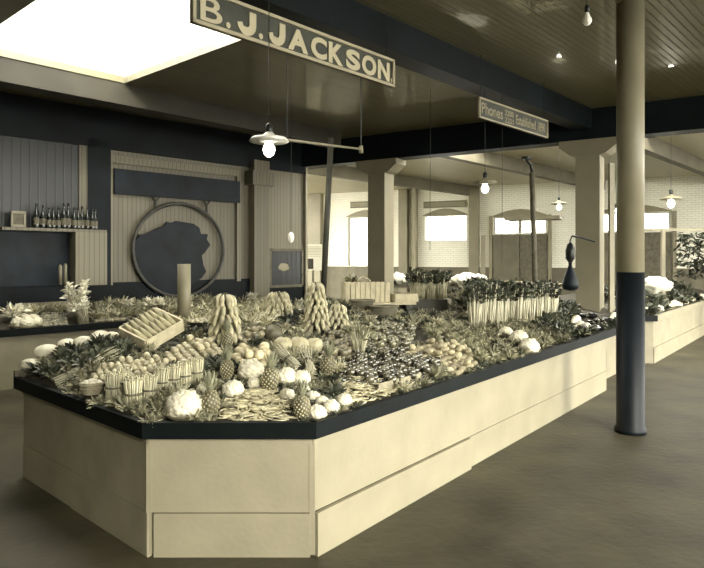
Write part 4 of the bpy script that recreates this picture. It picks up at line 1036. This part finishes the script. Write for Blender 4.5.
sign('hanging_sign', (1.67, 8.3), (3.02, 9.74), 3.70, 3.975, [('Phones', .07, .075, .21, .55, M['letter2'], .002), ('2200', .68, .145, .11, .24, M['letter2'], .001), ('2201', .68, .045, .11, .24, M['letter2'], .001), ('Established 1890', 1.0, .075, .19, .90, M['letter2'], .001)], 'small hanging sign with telephone numbers, under the middle beam', .02)

# ------------------------------------------------------------------ left rear counter
L0 = Vector((-4.79, 8.83)); l2 = Vector((.695, .719)); l2n = Vector((-.719, .695))
Ls = L0-l2*2.2; Le = L0+l2*5.2
t = empty('rear_counter'); tag(t, 'cream-fronted rear produce counter with dark rail, behind at the left', 'counter')
MB().slab(Ls, Le, .745, .845, .045).build('edge_rail', M['trim'], t)
MB().slab(Ls+l2n*.06, Le+l2n*.06, .0, .745, .03).build('front_panel', M['cream'], t)
vs = []; 
for P, z in ((Ls+l2n*.04, .80), (Le+l2n*.04, .80), (Le+l2n*1.2, 1.0), (Ls+l2n*1.2, 1.0)): vs.append((P.x, P.y, z))
MB().add(vs+[(x, y, z-.03) for x, y, z in vs], [(0, 1, 2, 3), (7, 6, 5, 4), (0, 4, 5, 1), (1, 5, 6, 2), (2, 6, 7, 3), (3, 7, 4, 0)]).build('display_bed', M['bed'], t)
MB().slab(Le+l2n*1.2, Ls+l2n*1.2, 0, .97, .03).build('back_panel', M['cream2'], t)
def lz(d): return .80+.2*(d-.04)/1.16
def lput(px, d, proto, hc, label, cat, group=None, rot=None, sc=1):
    r = (px-CX)/F; base = L0+l2n*d; s = (r*base.y-base.x)/(l2.x-r*l2.y); P = base+l2*s
    return inst(proto, (P.x, P.y, lz(d)+hc*(sc if not isinstance(sc, tuple) else 1)), rot or (0, 0, R(0, 6)), sc, label, cat, group)
for px, d, s, l in ((18, .2, 1.1, 'left front'), (27, .12, 1.2, 'middle front'), (35, .2, 1.15, 'right front'), (25, .4, 1.0, 'topmost'), (33, .45, .9, 'rear right')):
    lput(px, d, ca[1], .075, 'white cauliflower on the rear left counter, %s of the group' % l, 'cauliflower', 'cauliflowers on the rear counter', None, s)
for i in range(60):
    px = 42+(i % 10)*2.6+R(-.5, .5); d = .14+(i//10)*.13; lput(px, d, tmm, .03, 'mottled round fruit in the heap on the rear left counter', 'fruit', 'fruit on the rear counter', None, R(1.1, 1.4))
for i, px in enumerate((22, 34, 48, 60)):
    lput(px, .85, gl_[0], .0, 'pale frilly greens at the back of the rear left counter, %s' % ['leftmost', 'second from left', 'third from left', 'fourth, before the dark recess'][i], 'greens', 'greens on the rear counter', None, 1.6)
for i, px in enumerate((12, 17)):
    lput(px, .5, P_greens(M['flower'], 60, .1, .16, .03, .1, 70+i, 'white_flowers'), .05, 'white flower bunch at the far left end of the rear counter, %s' % ('left' if i == 0 else 'right'), 'flowers', None, None, 1.5)
sheaf = P_celery(.42, 20, 91, M['stemw'], M['flower'], 'straw_sheaf', .10)
lput(82, .22, sheaf, .0, 'tall pale sheaf with feathery top leaning on the rear left counter', 'sheaf', None, (.0, -.15, 0), 1.45); lput(86, .15, sheaf, .0, 'shorter pale sheaf right of the tall feathery one on the rear left counter', 'sheaf', None, (0, -.3, 1), .95)
for i in range(22):
    px = 96+(i % 11)*3; d = .15+(i//11)*.2; lput(px, d, ap, .034, 'dark round fruit in the heap right of the pale sheaf on the rear counter', 'fruit', 'dark fruit on the rear counter', None, 1.2)
for i in range(40):
    px = 98+(i % 14)*12; d = .35+(i//14)*.28
    lput(px, d, random.choice(gl_+gm_[:1]), .0, 'frilly greens heaped along the rear left counter', 'greens', 'frilly greens on the rear counter', None, R(1.3, 1.9))
flw = P_greens(M['flower'], 80, .09, .14, .03, .07, 99, 'white_flowers')
for px, l in ((128, 'left'), (160, 'middle'), (150, 'upper'), (252, 'right')): lput(px, .3, flw, .16, 'bunch of white blossoms among the greens on the rear counter, %s' % l, 'flowers', 'blossoms on the rear counter', None, 1.2)
for px, l in ((33, 'left'), (56, 'right')):
    base = L0+l2n*.98; r = (px-CX)/F; s = (r*base.y-base.x)/(l2.x-r*l2.y); P = base+l2*s
    o = MB().box((0, 0, .09), (.5 if px == 33 else .6, .02, .18)).build('price_board', M['cream2']); o.location = (P.x, P.y, lz(.98)); o.rotation_euler = (0, 0, WA); tag(o, 'pale low board standing at the back of the rear left counter, %s one' % l, 'board')

# ------------------------------------------------------------------ right counter, beyond the column
R0 = B_+ud*9.05; R1 = R0+ud*9
cut = R0+Vector((-.75, 0))
t = empty('right_counter'); tag(t, 'cream-fronted produce counter continuing beyond the round column on the right', 'counter')
MB().slab(cut-Vector((0, .05)), R0-Vector((0, .05))+rn*.05, .745, .845, .045).build('edge_rail', M['trim'], t)
MB().slab(R0+rn*.06, R1+rn*.06, .745, .845, .045).build('edge_rail', M['cream2'], t)['label'] = 'pale worn edge rail'
MB().slab(cut, R0, .0, .745, .03).build('front_panel', M['cream2'], t)
MB().slab(R0, R1, .275, .745, .03).build('side_panel', M['cream2'], t); MB().slab(R0+rn*.015, R1+rn*.015, 0, .27, .03).build('plinth_board', M['cream2'], t)
q = [cut, R0, R1, R1+un*1.7, cut+un*1.3+ud*.2]; zz = [.8, .8, .8, 1.1, 1.1]
vs = [(p.x, p.y, z) for p, z in zip(q, zz)]
MB().add(vs+[(x, y, z-.03) for x, y, z in vs], [(0, 1, 2, 3, 4), (9, 8, 7, 6, 5)]+[(i, i+5, (i+1) % 5+5, (i+1) % 5) for i in range(5)]).build('display_bed', M['bed'], t)
for i in range(150):
    s = R(.1, 8.0); d = .16+(i % 5)*.3; P = R0+ud*s+un*d; z = .8+.3*d/1.7
    if i % 3 == 0 and (P-C2).length > .7: inst(random.choice(kale_), (P.x, P.y, z), (0, 0, R(0, 6)), R(1.3, 2.0), 'dark leafy heap on the counter beyond the round column', 'greens', 'greens on the right counter')
for i in range(26):
    s = .3+i*.27; P = R0+ud*s+un*.16
    inst(on if i % 3 else cs, (P.x, P.y, .86), (0, 0, R(0, 6)), 1.2, 'pale round vegetable along the rail beyond the column' if i % 3 else 'pale curved squash along the rail of the counter beyond the column', 'vegetable' if i % 3 else 'squash', 'vegetables on the right rail' if i % 3 else 'squashes on the right rail')

fr_ = empty('stall_frame', at(663, 258, 14.5)); tag(fr_, 'thin pale upright frame with a top rail behind the counter at the far right', 'frame')
fr_.location.z = 0
zt_ = HC+(HY-231)*14.5/F
for dx in (0, 1.2): MB().box((dx, 0, zt_/2), (.08, .08, zt_)).build('upright', M['cream2'], fr_)
MB().box((.5, 0, zt_+.03), (1.9, .07, .06)).build('top_rail', M['cream2'], fr_)
b = MB(); rnd = random.Random(5)
for i in range(420):
    a = rnd.uniform(0, 2*PI); b.leaf((rnd.uniform(.1, 1.1), rnd.uniform(-.12, .12), rnd.uniform(-1.0, 0)), (math.cos(a), math.sin(a), rnd.uniform(-.8, .5)), rnd.uniform(.1, .2), .06, .6, rnd.uniform(-1, 1), 3, .3)
o = b.build('hanging_greens', M['leafd'], smooth=True); o.location = fr_.location+Vector((.1, -.25, zt_-.05)); tag(o, 'dark mass of leafy greens hanging from the frame at the far right', 'greens')
c = at(657, 275, 12.6); o = MB().ball((0, 0, 0), (.36, .2, .22), 28, 14, .4, 2.4, 3).build('white_cloth', M['paper'], smooth=True); o.location = c+Vector((0, 0, -.2)); o.scale = (.8, .8, .7); tag(o, 'crumpled white cloth heaped on the counter right of the round column', 'cloth')

# ------------------------------------------------------------------ crowded table under the windows, seen over the produce
T0 = Vector((.2, 16.4)); td = Vector((.906, -.422)); tnv = Vector((.422, .906))
t = empty('back_table', (T0.x, T0.y, 0), BA); tag(t, 'long low table under the cross girder crowded with white bundles', 'table')
MB().box((2.8, .6, 1.12), (6.6, 1.2, .05)).build('table_top', M['wood2'], t)
for x in (-.3, 2.8, 5.9):
    for y in (.1, 1.1): MB().box((x, y, .548), (.09, .09, 1.095)).build('leg', M['wooddark'], t)
def P_sack(seed):
    return MB().ball((0, 0, .12), (.22, .17, .13), 22, 12, .35, 2.2, seed).build('white_bundle', M['paper'], smooth=True, link=False, merge=True)
sk = [P_sack(s) for s in (1, 5, 9)]
for i in range(16):
    px = 386+i*6.2; r = (px-CX)/F; base = T0+tnv*(.25+.4*(i % 2)); s = (r*base.y-base.x)/(td.x-r*td.y); P = base+td*s
    inst(sk[i % 3], (P.x, P.y, 1.165), (0, 0, R(0, 6)), R(.8, 1.25), 'white wrapped bundle lying on the long back table', 'bundle', 'white bundles on the back table')
for i in range(9):
    px = 478+i*9; r = (px-CX)/F; base = T0+tnv*(.2+.3*(i % 3)); s = (r*base.y-base.x)/(td.x-r*td.y); P = base+td*s
    o = MB().box((0, 0, 0), (.9, .12, .03)).build('loose_board', M['wood']); o.location = (P.x, P.y, 1.162+.035*(i % 3)+.03*(i % 2)); o.rotation_euler = (0, R(-.02, .02), BA+R(-.25, .25)); tag(o, 'loose pale board lying on the right half of the long back table', 'board', 'loose boards on the back table')
for i, (px, s, m) in enumerate(((392, 1.4, gm_[0]), (468, 1.3, gd_[0]), (344, 1.6, gd_[1]), (352, 1.5, gm_[1]), (480, 1.5, gd_[2]))):
    r = (px-CX)/F; base = T0+tnv*.15; s_ = (r*base.y-base.x)/(td.x-r*td.y); P = base+td*s_
    if s_ > -.4: inst(m, (P.x, P.y, 1.15), (0, 0, R(0, 6)), s*1.6, 'leafy plant on the back table, '+['just right of the left pillar', 'right of the white bundles', 'left of the left pillar', 'before the left pillar', 'before the pale plank'][i], 'plant')

# ------------------------------------------------------------------ daylight
wd = bpy.data.worlds.new('sky'); SC.world = wd; wd.use_nodes = True
bg = wd.node_tree.nodes['Background']; bg.inputs[0].default_value = (1, .975, .88, 1); bg.inputs[1].default_value = 7.0
sd = bpy.data.lights.new('sun', 'SUN'); sd.energy = 2.5; sd.angle = .2; sd.color = (1, .965, .86)
so = bpy.data.objects.new('sun', sd); COL.objects.link(so)
dirv = Vector((-.36, .795, -.318)); so.rotation_euler = dirv.to_track_quat('-Z', 'Y').to_euler()
